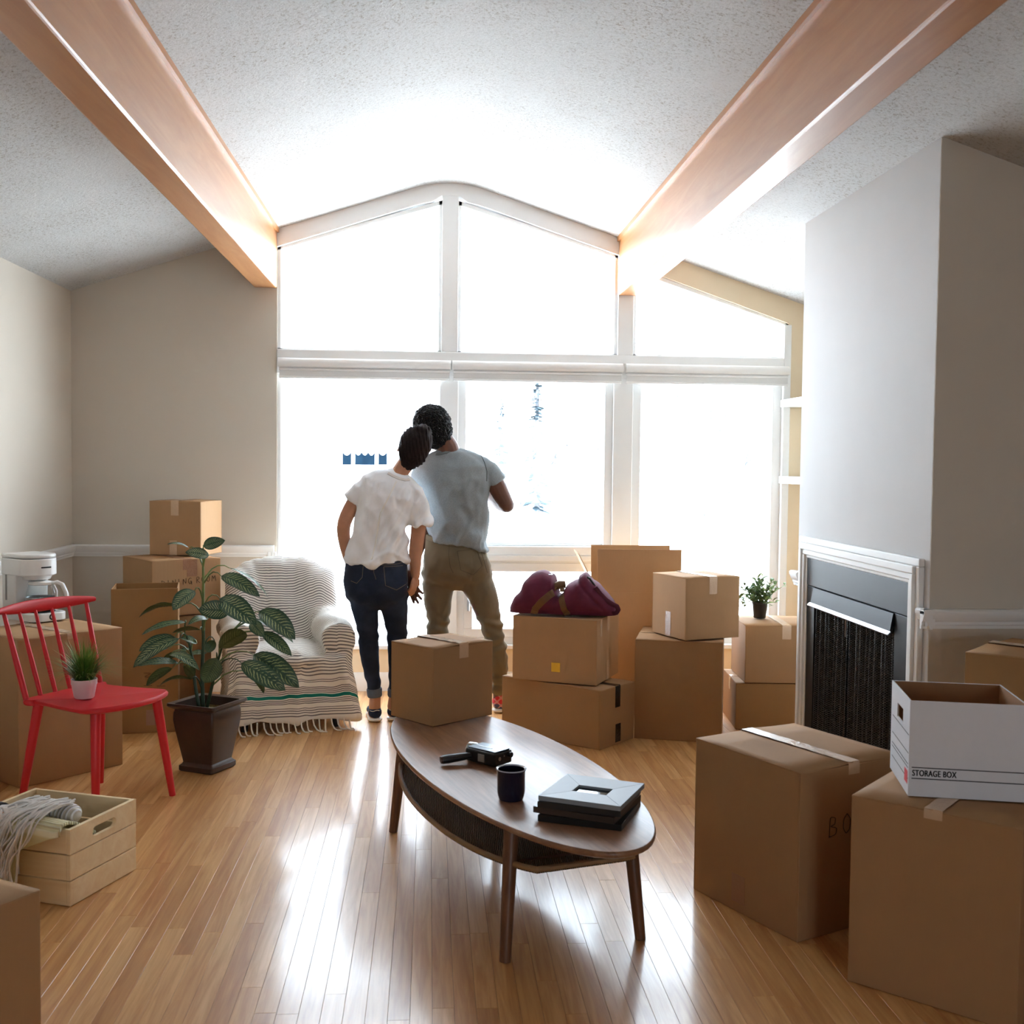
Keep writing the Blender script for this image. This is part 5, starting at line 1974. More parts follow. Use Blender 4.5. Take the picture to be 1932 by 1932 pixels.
def fabric_mat(name, c, rough=.9, scale=700, b=.25, var=.12, vs=40, mel=0):
    t = NT(name)
    cc = rgb(c)
    nz = t.noise(t.coord('Object'), vs, 4, .6)
    col = t.mix(nz, tuple(q * (1 - var) for q in cc[:3]) + (1,), tuple(min(1, q * (1 + var)) for q in cc[:3]) + (1,))
    if mel:
        h = t.noise(t.coord('Object', (1, 1, .5)), 260, 3, .7)
        col = t.mix(t.math('MULTIPLY', t.ramp(h, [(.35, 0), (.65, 1)]), mel), col, tuple(min(1, q * 1.7) for q in cc[:3]) + (1,))
    t.bump(t.noise(t.coord('Object'), scale, 2), b, .0015)
    return t.set(col, rough, 0, .15)


def denim_mat():
    t = NT('dark_indigo_denim')
    tw = t.noise(t.coord('Object', (1, 1, 1), rot=(0, .6, 0)), 500, 2)
    fade = t.noise(t.coord('Object'), 9, 4)
    col = t.mix(tw, rgb((22, 28, 42)), rgb((44, 54, 74)))
    col = t.mix(t.math('MULTIPLY', t.ramp(fade, [(.5, 0), (.75, 1)]), .35), col, rgb((70, 84, 108)))
    t.bump(tw, .3, .001)
    return t.set(col, .85, 0, .2)


def crumple(co, a):
    """soft diagonal cloth folds"""
    out = np.empty(len(co))
    for i, (x, y, z) in enumerate(co):
        n = noise.noise(Vector((x * 13 + z * 7, y * 8, z * 6 - x * 5)))
        m = noise.noise(Vector((x * 24 - z * 9 + 5, y * 12, z * 10 + x * 6)))
        out[i] = a * ((1 - 2.2 * abs(n)) * .6 + (1 - 2.2 * abs(m)) * .4 - .35)
    return out * np.clip((1.40 - co[:, 2]) / .12, .25, 1)


def hand(mb, wrist, knuckle_dir, palm_n, L=.175, curl=.6, side=1, spread=.10, curls=None):
    """palm and five separate fingers; knuckle_dir points from wrist to fingers, palm_n out of the palm, side = +1 thumb on the +s side"""
    f = Vector(knuckle_dir).normalized()
    n = Vector(palm_n)
    n = (n - f * n.dot(f)).normalized()
    s = f.cross(n) * side
    w = Vector(wrist)
    k = L / .175
    M = Matrix((s, n, f)).transposed()
    mb.ell(w + f * .045 * k, (.038 * k, .0145 * k, .050 * k), M)
    mb.ell(w + f * .010 * k, (.025 * k, .017 * k, .03 * k), M)
    lens = [.070, .080, .075, .058]
    for i in range(4):
        off = (1.5 - i) * .0195 * k
        base = w + f * (.080 - .004 * abs(i - 1)) * k + s * off
        c = curls[i] if curls else curl
        d = f + s * spread * (1.5 - i) * .5
        p = [base - f * .012 * k, base]
        a = 0
        for q, fr in enumerate((.45, .31, .24)):
            a += c * (.55 if q == 0 else .8)
            dd = d.normalized() * cos(a) + n * sin(a)
            p.append(p[-1] + dd * lens[i] * fr * 1.05 * k)
        r = [.0104, .0097, .0092, .0088, .0078]
        limb(mb, p, [x * k for x in r], 8, 2)
    t0 = w + f * .022 * k + s * .028 * k + n * .004
    t1 = t0 + (f * .6 + s * .65 + n * .35).normalized() * .036 * k
    t2 = t1 + (f * .85 + s * .2 + n * .45).normalized() * .030 * k
    t3 = t2 + (f * .9 - s * .05 + n * .4).normalized() * .022 * k
    limb(mb, [t0, t1, t2, t3], [.0145 * k, .0125 * k, .0112 * k, .0090 * k], 8, 2)


def head(mb, c, tilt, yaw, sc=1.0, nod=0.0):
    """face looks along local +Y; tilt = lean in the picture plane (towards +x positive)"""
    M = (Matrix.Rotation(yaw, 3, 'Z') @ Matrix.Rotation(tilt, 3, 'Y') @ Matrix.Rotation(nod, 3, 'X'))
    c = Vector(c)

    def P(x, y, z):
        return c + M @ Vector((x, y, z)) * sc
    def E(x, y, z, a, b, d):
        mb.ell(P(x, y, z), (a * sc, b * sc, d * sc), M, 20, 14)
    E(0, -.008, .028, .074, .094, .088)       # cranium
    E(0, .030, -.035, .060, .062, .075)       # face
    E(0, .058, -.090, .032, .030, .028)       # chin
    E(0, .035, -.070, .050, .048, .040)       # jaw
    E(0, .088, .012, .050, .012, .012)        # brow
    E(0, .098, -.028, .0115, .016, .024)      # nose
    E(0, .106, -.046, .0165, .012, .010)      # nose tip
    for s in (-1, 1):
        E(s * .032, .080, -.022, .020, .014, .016)    # cheeks
        E(s * .076, -.002, -.018, .009, .018, .030)   # ears
        E(s * .078, .002, -.046, .007, .010, .010)
        E(s * .033, .087, .000, .012, .009, .008)     # eyelids
    E(0, .090, -.068, .023, .010, .006)       # lips
    E(0, .088, -.079, .019, .010, .006)
    return M


def build_woman():
    Y0 = 6.03
    W = lambda x, y, d=0: dp(x, y, Y0 + d)
    k = Y0 / FPX                         # metres per photo pixel at this depth
    foot = W(707, 1358)
    root = thing('person', 'person with pinned up dark hair in a white t-shirt and dark blue jeans', 'person', (foot.x, Y0, 0))
    T = Matrix.Translation((-foot.x, -Y0, 0))
    Tv = lambda mb: setattr(mb, 'v', [tuple(T @ Vector(p)) for p in mb.v]) or mb
    sk = skin_mat('skin_warm_tan', (190, 138, 108))
    # ---- body (one surface)
    mb = MB()
    tor = [((711, 1066, 0), 52, .100, 0), ((716, 1010, .0), 45, .088, 0), ((723, 970, .005), 46, .092, -.03), ((732, 932, .01), 52, .095, -.16), ((738, 910, .01), 48, .07, -.28), ((748, 896, .012), 20, .045, -.33)]
    loft(mb, [(W(*c), hw * k, hd, t) for c, hw, hd, t in tor])
    loft(mb, [(W(709, 1130, 0), 48 * k, .085, 0), (W(709, 1100, -.005), 55 * k, .11, 0), (W(711, 1055, 0), 50 * k, .09, 0)])
    limb(mb, [W(750, 900, .012), W(758, 886, .012), W(771, 868, .022)], [.050, .046, .048], 16)
    hc = W(781, 845, .03)
    tilt = .37
    Mh = head(mb, hc, tilt, .12, .97)
    # legs
    limb(mb, [W(685, 1125), W(694, 1190, -.005), W(697, 1228, -.012), W(702, 1270, 0), W(707.5, 1305, .012), W(707, 1332, .016)], [.068, .044, .041, .033, .031, .033], 16)
    limb(mb, [W(742, 1128), W(749, 1188, .01), W(750, 1230, 0), W(748, 1272, .02), W(745, 1306, .03), W(742, 1332, .036)], [.068, .044, .041, .033, .031, .033], 16)
    for px, dy, fx in ((707, .016, -.01), (742, .04, .02)):
        a = W(px, 1345, dy)
        a.z = .045
        limb(mb, [a, a + Vector((fx, .06, -.012)), a + Vector((fx * 2, .16, -.022))], [.034, .033, .024], 12)
    # arms
    limb(mb, [W(692, 912), W(668, 948), W(650, 985, -.01), W(649, 1015, .02), W(656, 1050, .075), W(662, 1066, .095)], [.036, .041, .038, .035, .028, .025], 16)
    hand(mb, W(662, 1068, .098), W(676, 1092, .15) - W(662, 1068, .098), (.8, -.4, .2), .155, .5, -1)
    limb(mb, [W(789, 945), W(790, 990), W(784, 1042, .0), W(784, 1066, -.006), W(784, 1086, -.010)], [.038, .041, .037, .031, .0245], 16)
    hand(mb, W(784.5, 1088, -.010), W(780, 1112, -.02) - W(784, 1086, -.010), (-.75, .65, 0), .150, .75, 1, .06, [.85, .9, .95, 1.0])
    body = blob('body', Tv(mb), sk, root, .0042, 2)
    # ---- t-shirt
    mb = MB()
    ts = [((709, 1063, 0), 60, .125, 0), ((711, 1045, 0), 57, .120, 0), ((716, 1010, .0), 52, .108, 0), ((723, 970, .003), 51, .108, -.03), ((731, 935, .008), 57, .108, -.16), ((736, 914, .01), 55, .088, -.27), ((742, 902, .012), 42, .070, -.32), ((748, 893, .014), 24, .056, -.36)]
    loft(mb, [(W(*c), hw * k, hd, t) for c, hw, hd, t in ts])
    limb(mb, [W(697, 913, .005), W(680, 930, .0)], [.053, .053], 16)
    limb(mb, [W(742, 900, .012), W(697, 911, .006)], [.05, .048], 16)
    limb(mb, [W(752, 902, .012), W(784, 932, .006)], [.05, .052], 16)
    mb.tube([W(682, 926), W(662, 945, -.002)], [.054, .052], 18)
    limb(mb, [W(786, 943, .005), W(790, 960)], [.056, .058], 16)
    mb.tube([W(788, 948), W(794, 992, -.002)], [.056, .063], 18)

    def wrinkle(co, no):
        x, y, z = co[:, 0], co[:, 1], co[:, 2]
        zh = np.clip((1.35 - z) / .5, 0, 1)
        q = .009 * zh * np.sin(x * 38 - z * 20) + .006 * np.sin(x * 60 + z * 24) * zh
        # pull lines from the right arm to the waist
        t = (x - (.19 - (1.18 - z) * .55))
        q += .013 * np.sin(t * 95) * np.exp(-((z - 1.03) / .10) ** 2) * (x > .02)
        q += .007 * np.exp(-((z - .90 - .04 * np.sin(x * 20)) / .012) ** 2)
        q += .010 * np.clip((.93 - z) / .06, 0, 1) * np.sin(x * 24 + 2)
        q += crumple(co, .010)
        return co + no * q[:, None]
    me = blob('t_shirt', Tv(mb), None, None, .0075, 5, wrinkle, keep=True)
    shirt = link('t_shirt', me, fabric_mat('white_cotton_jersey', (240, 242, 246), .9, 600, .2, .03), root, smooth=180)
    # raised back seam running down to the hem
    seam = [(744, 911), (736, 928), (724, 952), (713, 973), (708, 1005), (703, 1035), (696, 1064)]
    surface_strip('back_seam', me, dense([T @ W(x, y, -.4) for x, y in seam], 5), .0075, .0035, plain('seam_thread', (240, 238, 234), .9), shirt, (0, 1, 0), lift=.001)
    col_pts = [(727, 893), (738, 899), (750, 904), (762, 907), (770, 906)]
    surface_strip('neck_rib', me, dense([T @ W(x, y + 1, -.4) for x, y in col_pts], 4), .014, .002, fabric_mat('white_rib', (228, 222, 218)), shirt, (0, 1, 0), lift=.002)
    # ---- jeans
    mb = MB()
    pv = [((710, 1149, 0), 16, .05, 0), ((709, 1140, 0), 36, .09, 0), ((709, 1130, -.003), 53, .115, 0), ((709, 1117, -.006), 58.5, .128, 0), ((709, 1095, -.008), 61, .130, 0), ((710, 1072, 0), 59, .118, 0), ((710, 1054, 0), 57, .110, 0)]
    loft(mb, [(W(*c), hw * k, hd, t) for c, hw, hd, t in pv], ex=2.3)
    mb.ell(W(683, 1108, -.05), (.088, .085, .095))
    mb.ell(W(738, 1108, -.05), (.090, .085, .095))
    limb(mb, [W(684, 1120), W(688, 1145), W(694.5, 1190, -.005), W(696.5, 1228, -.012), W(701.5, 1268, 0), W(706.5, 1298, .010)], [.086, .074, .058, .054, .044, .037], 18)
    limb(mb, [W(741, 1120), W(744, 1145), W(748.5, 1188, .01), W(750, 1230, 0), W(748, 1270, .02), W(745.5, 1300, .03)], [.088, .076, .059, .054, .044, .037], 18)

    def jw(co, no):
        x, y, z = co[:, 0], co[:, 1], co[:, 2]
        q = .0035 * np.sin(z * 95 + x * 30) * np.exp(-((z - .48) / .06) ** 2) + .003 * np.sin(z * 70 - x * 50) * np.exp(-((z - .2) / .1) ** 2)
        q += .004 * np.sin(z * 60 + np.abs(x - .02) * 60) * np.exp(-((z - .69) / .05) ** 2)
        return co + no * q[:, None]
    md = denim_mat()
    me = blob('jeans', Tv(mb), None, None, .0075, 12, jw, keep=True)
    jeans = link('jeans', me, md, root, smooth=180)
    mth = plain('ochre_thread', (120, 108, 88), .8)
    def st(name, pts, w_=.0022, m_=mth, th=.0008):
        surface_strip(name, me, dense([T @ W(x, y, -.5) for x, y in pts], 5), w_, th, m_, jeans, (0, 1, 0), lift=.001)
    st('stitching', [(650, 1072), (672, 1077), (700, 1080), (740, 1079), (768, 1073)])
    st('stitching', [(698, 1077), (698, 1094), (703, 1108)])
    st('stitching', [(652, 1073), (677, 1074), (675, 1104), (664, 1116), (652, 1112)])
    st('stitching', [(718, 1083), (764, 1082), (765, 1118), (744, 1129), (722, 1120), (718, 1083)])
    # turned-up cuffs
    mcf = fabric_mat('denim_reverse', (96, 104, 116))
    for a, b, r0, r1 in ((W(706, 1298, .010), W(707.2, 1314, .013), .0425, .041), (W(746, 1298, .03), W(745, 1314, .032), .0425, .041)):
        mb = MB().tube([a, a.lerp(b, .15), a.lerp(b, .85), b], [r0 - .003, r0, r1, r1 - .003], 20)
        Tv(mb).build('cuff', mcf, jeans, smooth=50)
    # ---- canvas deck shoes
    mn, ml = fabric_mat('navy_canvas', (44, 54, 74)), plain('white_rubber', (226, 224, 218), .5)
    for px, dy, fx in ((707.5, .016, -.012), (743, .04, .015)):
        a = W(px, 1350, dy)
        mb = MB()
        mb.ell((a.x, a.y, .050), (.038, .040, .036)).ell((a.x + fx * .6, a.y + .08, .042), (.038, .08, .034)).ell((a.x + fx * 1.4, a.y + .15, .034), (.039, .06, .026))
        sh = blob('shoe', Tv(mb), mn, root, .006, 3)
        mb = MB()
        mb.ell((a.x, a.y - .002, .013), (.041, .043, .0125)).ell((a.x + fx * .6, a.y + .08, .013), (.042, .085, .0125)).ell((a.x + fx * 1.4, a.y + .15, .013), (.043, .065, .0125))
        mb.box(a.x - .03, a.x + .03, a.y - .02, a.y + .15, .001, .022)
        blob('sole', Tv(mb), ml, sh, .005, 2)
        c = Vector((a.x, a.y - .040, .066))
        MB().tube([T @ (c + Vector((x, .012 * (x / .03) ** 2, .003 * sin(x * 120)))) for x in np.linspace(-.026, .026, 8)], .0022, 6).build('lace', plain('cream_lace', (222, 214, 196), .8), sh, smooth=60)
    # ---- hair, swept up into a low knot on the crown
    mh = NT('dark_brown_hair')
    nz = mh.noise(mh.coord('Object', (1, 1, .12), rot=(0, -.37, 0)), 130, 3, .6)
    mh.bump(nz, .8, .004)
    mh.set(mh.mix(nz, rgb((22, 18, 18)), rgb((56, 46, 44))), .75, 0, .06)
    mb = MB()
    def HP(x, y, z):
        return hc + Mh @ Vector((x, y, z)) * .97
    def E(x, y, z, a, b, c_):
        mb.ell(HP(x, y, z), (a, b, c_), Mh, 24, 16)
    E(0, -.014, .024, .090, .103, .102)
    E(0, -.045, -.03, .080, .066, .084)
    E(0, -.058, .006, .074, .062, .082)
    E(-.0, -.040, -.09, .046, .040, .042)
    E(.0, -.048, .092, .052, .050, .040)
    E(.012, -.030, .108, .044, .044, .036)
    def strands(co, no):
        q = .0022 * np.sin(co[:, 0] * 300 + co[:, 2] * 60) + .0015 * np.sin(co[:, 0] * 510)
        return co + no * q[:, None]
    hair = blob('hair', Tv(mb), mh.m, root, .0055, 4, strands)
    # eyes
    for s in (-1, 1):
        c = HP(s * .033, .094, .000)
        MB().ell(T @ c, (.009, .006, .0055)).build('eye', plain('eye_white', (236, 232, 228), .2), body, smooth=180)
    return root


def build_man():
    Y0 = 6.24
    W = lambda x, y, d=0: dp(x, y, Y0 + d)
    k = Y0 / FPX
    foot = W(885, 1345)
    root = thing('person', 'taller person with short curly black hair in a grey t-shirt and olive trousers', 'person', (foot.x, Y0, 0))
    T = Matrix.Translation((-foot.x, -Y0, 0))
    Tv = lambda mb: setattr(mb, 'v', [tuple(T @ Vector(p)) for p in mb.v]) or mb
    sk = skin_mat('skin_deep_brown', (104, 68, 52))
    mb = MB()
    tor = [((862, 1040, 0), 52, .11, -.15), ((862, 1000, 0), 51, .105, -.06), ((862, 950, 0), 54, .11, 0), ((858, 905, .0), 62, .12, .03), ((856, 876, .0), 60, .095, .08), ((848, 856, .0), 24, .055, .1)]
    loft(mb, [(W(*c), hw * k, hd, t) for c, hw, hd, t in tor])
    loft(mb, [(W(862, 1092, 0), 50 * k, .10, 0), (W(862, 1065, -.005), 58 * k, .12, 0), (W(862, 1030, 0), 52 * k, .10, 0)])
    limb(mb, [W(848, 862, .0), W(846, 846, .0), W(832, 828, .012)], [.064, .060, .062], 16)
    hc = W(820, 814, .03)
    tilt = -.36
    Mh = head(mb, hc, tilt, .05, 1.03)
    limb(mb, [W(826, 1095), W(826, 1150, -.005), W(826, 1180, -.01), W(827, 1225, 0), W(828, 1285, .02), W(828, 1330, .03)], [.078, .055, .046, .044, .036, .036], 16)
    limb(mb, [W(893, 1095), W(912, 1150, -.02), W(926, 1185, -.03), W(935, 1228, -.03), W(941, 1285, .0), W(942, 1325, .01)], [.078, .055, .046, .044, .036, .036], 16)
    for px, dy, fx in ((828, .04, -.02), (942, .012, .03)):
        a = W(px, 1332, dy)
        a.z = .05
        limb(mb, [a, a + Vector((fx, .08, -.015)), a + Vector((fx * 2, .20, -.025))], [.038, .038, .028], 12)
    # right arm bent, hand held up in front of the chest
    limb(mb, [W(918, 885), W(936, 915, -.01), W(954, 950, -.02)], [.050, .053, .045], 16)
    limb(mb, [W(956, 953, -.02), W(944, 948, .06), W(924, 932, .16), W(905, 918, .24)], [.043, .045, .038, .030], 16)
    hand(mb, W(904, 917, .245), (-.55, .25, .5), (-.4, -.8, 0), .19, .7, 1)
    # left arm hanging, hand in hand
    limb(mb, [W(798, 892), W(797, 945, .03), W(798, 1000, .05), W(786, 1040, .0), W(773, 1083, -.16)], [.050, .052, .044, .038, .030], 16)
    hand(mb, W(772.5, 1086, -.165), W(780, 1112, -.20) - W(772.5, 1086, -.165), (.72, .69, 0), .172, .3, -1, .10, [.10, .18, .3, .42])
    body = blob('body', Tv(mb), sk, root, .0042, 2)
    # ---- t-shirt
    mb = MB()
    ts = [((866, 1028, 0), 58, .130, -.22), ((864, 1008, 0), 58, .128, -.15), ((863, 980, 0), 58, .125, -.06), ((862, 945, 0), 60, .128, 0), ((858, 910, 0), 67, .130, .03), ((856, 884, .0), 68, .112, .07), ((853, 868, .0), 52, .085, .09), ((847, 853, .0), 29, .066, .12)]
    loft(mb, [(W(*c), hw * k, hd, t) for c, hw, hd, t in ts])
    limb(mb, [W(852, 862, .0), W(880, 868), W(908, 880)], [.058, .058, .060], 16)
    limb(mb, [W(845, 862, .0), W(820, 872), W(803, 886)], [.055, .058, .060], 16)
    limb(mb, [W(908, 882, .0), W(924, 893)], [.064, .062], 16)
    mb.tube([W(918, 886), W(939, 912, -.006)], [.063, .060], 18)
    limb(mb, [W(800, 890, .0), W(796, 900)], [.064, .064], 16)
    mb.tube([W(798, 892), W(795, 932, .015)], [.064, .062], 18)

    def wrinkle(co, no):
        x, y, z = co[:, 0], co[:, 1], co[:, 2]
        q = .009 * np.sin(x * 34 + z * 26 + .6) * np.clip((1.35 - z) / .3, 0, 1)
        # folds swinging from the right shoulder blade down to the left hip
        t = x + .06 - (z - 1.0) * .55 - 1.1 * np.clip(z - 1.02, 0, 1) ** 2
        q += .012 * np.exp(-((np.sin(t * 24)) / .40) ** 2) * np.exp(-((z - 1.02) / .09) ** 2) * (x < .05)
        q += .010 * np.sin(x * 14 - z * 42) * np.exp(-((z - .98) / .06) ** 2)
        q += .007 * np.exp(-((x + .02 + (z - 1.2) * .22) / .022) ** 2) * np.exp(-((z - 1.18) / .10) ** 2)
        q += .012 * np.clip((.97 - z) / .08, 0, 1) * np.sin(x * 26 + 1)
        q += crumple(co, .012)
        return co + no * q[:, None]
    me = blob('t_shirt', Tv(mb), None, None, .008, 5, wrinkle, keep=True)
    shirt = link('t_shirt', me, fabric_mat('heather_grey_jersey', (134, 142, 146), .92, 500, .25, .06, 20, .35), root, smooth=180)
    surface_strip('neck_rib', me, dense([T @ W(x, y, -.4) for x, y in ((824, 856), (835, 855), (847, 852), (860, 846), (870, 842))], 4), .018, .002, fabric_mat('grey_rib', (112, 118, 120)), shirt, (0, 1, 0), lift=.002)
    surface_strip('sleeve_seam', me, dense([T @ W(x, y, -.4) for x, y in ((914, 858), (920, 872), (925, 890), (924, 910))], 4), .004, .001, fabric_mat('grey_seam', (96, 102, 104)), shirt, (0, 1, 0), lift=.001)
    # ---- trousers
    mb = MB()
    pv = [((860, 1112, 0), 16, .05, 0), ((862, 1103, 0), 42, .09, 0), ((862, 1092, -.003), 64, .125, 0), ((863, 1080, -.006), 67, .138, -.03), ((862, 1058, -.008), 63, .140, -.08), ((860, 1035, 0), 58, .128, -.14), ((858, 1018, 0), 55, .12, -.17)]
    loft(mb, [(W(*c), hw * k, hd, t) for c, hw, hd, t in pv], ex=2.3)
    mb.ell(W(832, 1072, -.05), (.095, .09, .10))
    mb.ell(W(893, 1072, -.05), (.100, .09, .10))
    limb(mb, [W(826, 1090), W(826, 1123), W(827, 1172, -.005), W(825.5, 1190, -.008), W(827, 1235, 0), W(829, 1275, .02), W(829, 1306, .025)], [.093, .083, .062, .060, .060, .052, .046], 18)
    limb(mb, [W(894, 1090), W(911, 1125, -.01), W(919, 1152, -.02), W(928, 1185, -.03), W(936, 1226, -.03), W(942, 1268, -.01), W(942, 1300, .0)], [.097, .084, .072, .062, .060, .050, .046], 18)

    def jw(co, no):
        x, y, z = co[:, 0], co[:, 1], co[:, 2]
        q = .006 * np.sin(z * 105 + x * 26) * np.exp(-((z - .52) / .05) ** 2)
        q += .007 * np.sin(z * 90 - x * 40) * np.exp(-((z - .40) / .07) ** 2)
        q += .006 * np.sin(z * 85 + x * 20) * np.exp(-((z - .16) / .09) ** 2)
        q += .006 * np.sin(z * 75 + x * 30) * np.exp(-((z - .77) / .05) ** 2) * (x < 0)
        q += crumple(co, .006)
        return co + no * q[:, None]
    mo = fabric_mat('olive_twill', (112, 100, 80), .9, 500, .3, .10, 12)
    me = blob('trousers', Tv(mb), None, None, .008, 10, jw, keep=True)
    tr = link('trousers', me, mo, root, smooth=180)
    mth = plain('dark_olive_thread', (78, 68, 52), .8)
    def st(name, pts, w_=.0022, m_=mth, th=.0008):
        surface_strip(name, me, dense([T @ W(x, y, -.5) for x, y in pts], 5), w_, th, m_, tr, (0, 1, 0), lift=.001)
    st('stitching', [(850, 1038), (849, 1060), (852, 1082), (858, 1094)])
    st('stitching', [(866, 1051), (905, 1046), (916, 1080), (898, 1098), (873, 1088), (866, 1051)])
    st('stitching', [(804, 1030), (830, 1037), (850, 1041), (880, 1044)])
    st('stitching', [(912, 1044), (920, 1070), (927, 1095)])
    st('belt', [(803, 1012), (825, 1017), (850, 1022)], .022, fabric_mat('dark_belt', (52, 48, 46)), .002)
    # ---- red and blue printed canvas shoes
    t = NT('red_blue_printed_canvas')
    sp = t.n('ShaderNodeSeparateXYZ')
    t.l(t.coord('Object'), sp.inputs[0])
    d1 = t.math('ABSOLUTE', t.math('SINE', t.math('MULTIPLY', t.math('ADD', sp.outputs[0], sp.outputs[2]), 70)))
    d2 = t.math('ABSOLUTE', t.math('SINE', t.math('MULTIPLY', t.math('SUBTRACT', sp.outputs[0], sp.outputs[2]), 70)))
    mn_ = t.math('MINIMUM', d1, d2)
    low = t.math('LESS_THAN', sp.outputs[2], .055)
    colr = t.mix(low, rgb((196, 40, 52)), rgb((58, 62, 104)))
    colr = t.mix(t.math('LESS_THAN', mn_, .30), colr, rgb((226, 206, 200)))
    colr = t.mix(t.math('LESS_THAN', mn_, .13), colr, rgb((190, 36, 46)))
    t.set(colr, .85)
    ml = plain('cream_rubber', (214, 204, 190), .55)
    for px, dy, fx in ((828, .04, -.02), (942.5, .012, .03)):
        a = W(px, 1335, dy)
        mb = MB()
        mb.ell((a.x, a.y, .062), (.043, .046, .048)).ell((a.x, a.y - .012, .085), (.034, .034, .034)).ell((a.x + fx, a.y + .10, .048), (.043, .10, .040)).ell((a.x + fx * 2, a.y + .20, .036), (.046, .07, .028))
        sh = blob('shoe', Tv(mb), t.m, root, .006, 3)
        mb = MB()
        mb.ell((a.x, a.y - .002, .014), (.046, .050, .0135)).ell((a.x + fx, a.y + .10, .014), (.048, .11, .0135)).ell((a.x + fx * 2, a.y + .20, .014), (.050, .08, .0135))
        mb.box(a.x - .03, a.x + .03, a.y - .03, a.y + .2, .001, .024)
        blob('sole', Tv(mb), ml, sh, .005, 2)
    # ---- short curly hair
    mh = NT('black_curly_hair')
    vo = mh.n('ShaderNodeTexVoronoi')
    vo.inputs['Scale'].default_value = 120
    mh.l(mh.coord('Object'), vo.inputs['Vector'])
    mh.bump(vo.outputs['Distance'], 1.0, .01)
    mh.set(mh.mix(vo.outputs['Distance'], rgb((26, 23, 23)), rgb((10, 9, 10))), .75, 0, .3)
    mb = MB()
    def HP(x, y, z):
        return hc + Mh @ Vector((x, y, z)) * 1.03
    def E(x, y, z, a, b, c_):
        mb.ell(HP(x, y, z), (a, b, c_), Mh, 24, 16)
    E(0, -.006, .045, .108, .116, .110)
    E(0, -.040, .005, .101, .086, .098)
    E(0, -.050, -.045, .074, .058, .058)
    def curls(co, no):
        q = np.array([noise.noise(Vector(p) * 62) * .0075 + noise.noise(Vector(p) * 140) * .004 for p in co])
        return co + no * q[:, None]
    blob('hair', Tv(mb), mh.m, root, .0055, 3, curls)
    for s in (-1, 1):
        c = HP(s * .033, .094, .000)
        MB().ell(T @ c, (.0095, .006, .0055)).build('eye', plain('eye_white_b', (236, 232, 228), .2), body, smooth=180)
    return root


build_woman()
build_man()

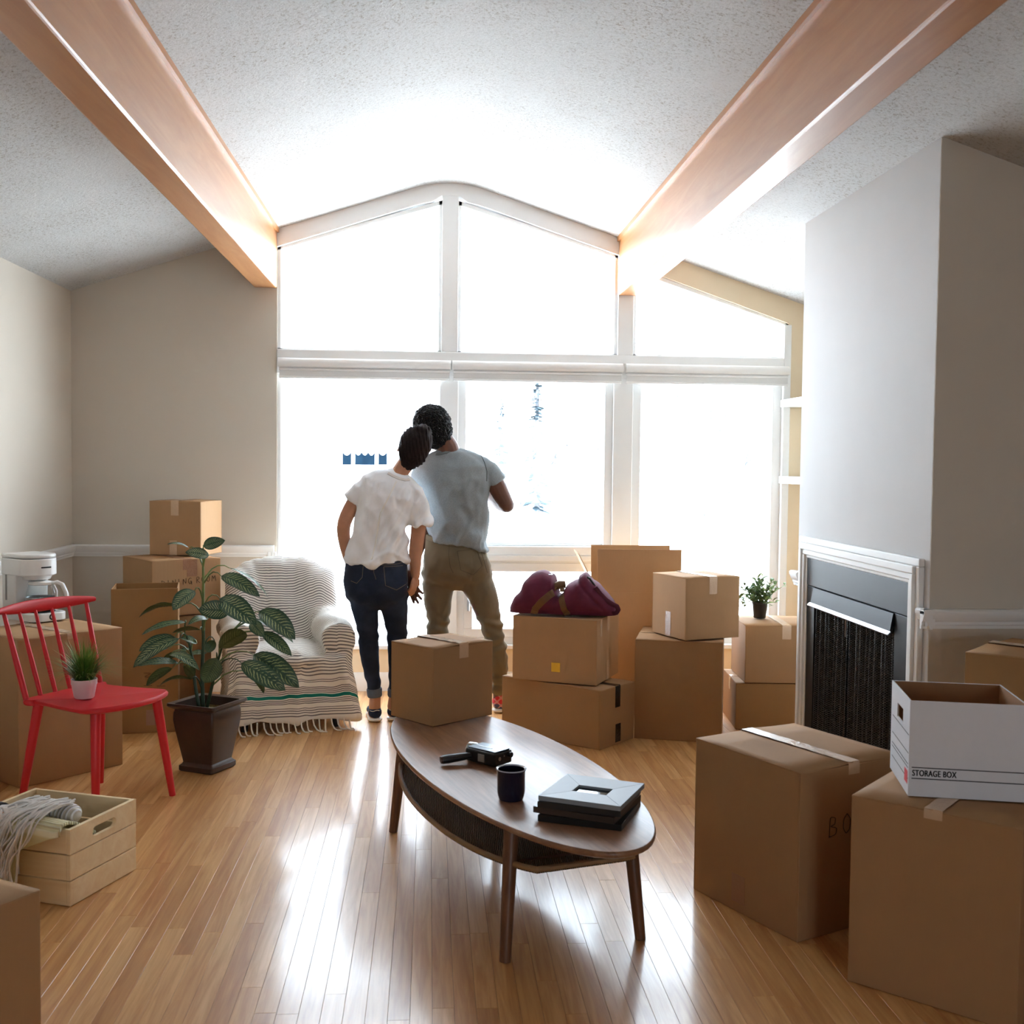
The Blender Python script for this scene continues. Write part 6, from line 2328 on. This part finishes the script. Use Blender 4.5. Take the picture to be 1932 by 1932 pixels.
# ------------------------------------------------------------------ outside the window
def build_outside():
    t = NT('bright_snowy_ground')
    nz = t.noise(t.coord('Object'), .8, 5)
    t.set(t.mix(nz, rgb((226, 226, 224)), rgb((240, 240, 240))), .9, 0, .1)
    g = MB().box(-80, 80, YB + .4, 120, -1.1, -.55).build('ground', t.m)
    struct(g)
    # neighbour's house
    YH = 56
    def P(x, y):
        return dp(x, y, YH)
    a = P(560, 880)
    h = thing('house', 'white neighbouring house with three blue tinted windows seen through the glass', 'house', (P(690, 870).x, YH, -.55))
    ox = h.location.x
    side = plain('white_siding', (240, 240, 240), .8)
    x0, x1 = P(430, 870).x - ox, P(1010, 870).x - ox
    MB().box(x0, x1, 0, 9, 0, 5.4).build('wall', side, h)
    MB().prism([(x0 - .6, 5.3), (x1 + .6, 5.3), ((x0 + x1) / 2, 8.6)], -.6, 9.6).build('roof', plain('pale_shingles', (226, 226, 228), .9), h)
    t = NT('reflective_blue_pane')
    nz = t.noise(t.coord('Object', (1, 1, .3)), 2.2, 3)
    t.set(t.mix(nz, rgb((8, 20, 30)), rgb((18, 34, 46))), .8, 0, 0)
    cur = plain('white_valance', (244, 244, 244), .9)
    for xa, xb in ((646.5, 663), (670, 707.5), (714, 730.5)):
        A, B = P(xa, 877), P(xb, 846)
        f = MB().box(A.x - ox - .07, B.x - ox + .07, -.10, .02, A.z + .55 - .07, B.z + .55 + .07).build('window', cur, h)
        MB().box(A.x - ox, B.x - ox, -.115, -.09, A.z + .55, B.z + .55).build('pane', t.m, f)
        # scalloped valance
        n = 3 if xb - xa > 20 else 1
        H_ = B.z - A.z
        bot = []
        for k in range(24 * n + 1):
            u = k / (24 * n)
            bot.append((A.x - ox + u * (B.x - A.x), B.z + .55 - H_ * (.22 + .20 * abs(sin(pi * u * n)))))
        vs, fs = [], []
        for x, z in bot:
            vs += [(x, -.125, z), (x, -.125, B.z + .551), (x, -.118, z), (x, -.118, B.z + .551)]
        for k in range(len(bot) - 1):
            p_, q_ = 4 * k, 4 * k + 4
            fs += [(p_, q_, q_ + 1, p_ + 1), (p_ + 2, p_ + 3, q_ + 3, q_ + 2), (p_, p_ + 2, q_ + 2, q_)]
        MB().add(vs, fs).build('valance', cur, f)
    # trees: pale bare branches and two conifers
    bark = plain('dark_bark', (104, 106, 110), .95, 0, 0)
    rr = random.Random(21)
    def tree(px, Yt, hgt, lab, seed, spread=.5, n0=4):
        rr = random.Random(seed)
        b = dp(px, 900, Yt)
        o = thing('bare_tree', lab, 'tree', (b.x, Yt, -.55))
        mb = MB()
        def br(p, d, L, r, lev):
            q = p + d * L
            m_ = p.lerp(q, .5) + Vector((rr.uniform(-1, 1), rr.uniform(-1, 1), 0)) * L * .06
            mb.tube([p, m_, q], [r, r * .85, r * .65], 5, caps=False)
            if lev == 0:
                return
            for i in range(n0 if lev > 1 else 3):
                f = rr.uniform(.35, 1)
                s = p.lerp(q, f)
                dd = (d + Vector((rr.uniform(-1, 1), rr.uniform(-1, 1), rr.uniform(-.3, .7))) * spread * 1.4).normalized()
                br(s, dd, L * rr.uniform(.45, .7), r * .5, lev - 1)
        br(Vector((0, 0, 0)), Vector((0, 0, 1)), hgt * .45, hgt * .014, 4)
        mb.build('branches', bark, o)
    tree(985, 22, 5.0, 'bare leafless tree standing outside the middle window pane', 3, .6)
    tree(1330, 16, 4.6, 'bare leafless tree standing outside the right window pane', 8, .6)
    tree(1120, 30, 6, 'bare leafless tree standing further off between the two window posts', 5, .5)
    tree(800, 34, 6, 'bare leafless tree standing beside the white house', 12, .5)
    needles = plain('blue_green_needles', (70, 84, 92), .95, 0, 0, .3, 3)
    for px, Yt, hgt, lab, sd in ((1012, 30, 4.6, 'blue green conifer growing beyond the middle window pane', 4), (945, 42, 4.6, 'smaller blue green conifer growing beside the white house', 6)):
        rr = random.Random(sd)
        b = dp(px, 900, Yt)
        o = thing('conifer', lab, 'tree', (b.x, Yt, -.55))
        MB().tube([(0, 0, 0), (0, 0, hgt)], [.12, .03], 6).build('trunk', bark, o)
        mb = MB()
        for k in range(260):
            z = hgt * (.15 + .83 * rr.random() ** .8)
            R_ = (1 - z / hgt) * hgt * .22 + .1
            a = rr.uniform(0, 2 * pi)
            p = Vector((0, 0, z))
            q = p + Vector((cos(a) * R_, sin(a) * R_, -R_ * .25)) * rr.uniform(.6, 1)
            s = Vector((-sin(a), cos(a), 0)) * .10
            mb.add([p, q.lerp(p, .5) + s, q, q.lerp(p, .5) - s], [(0, 1, 2, 3)])
        tag(mb.build('foliage', needles, o), kind='stuff')


build_outside()
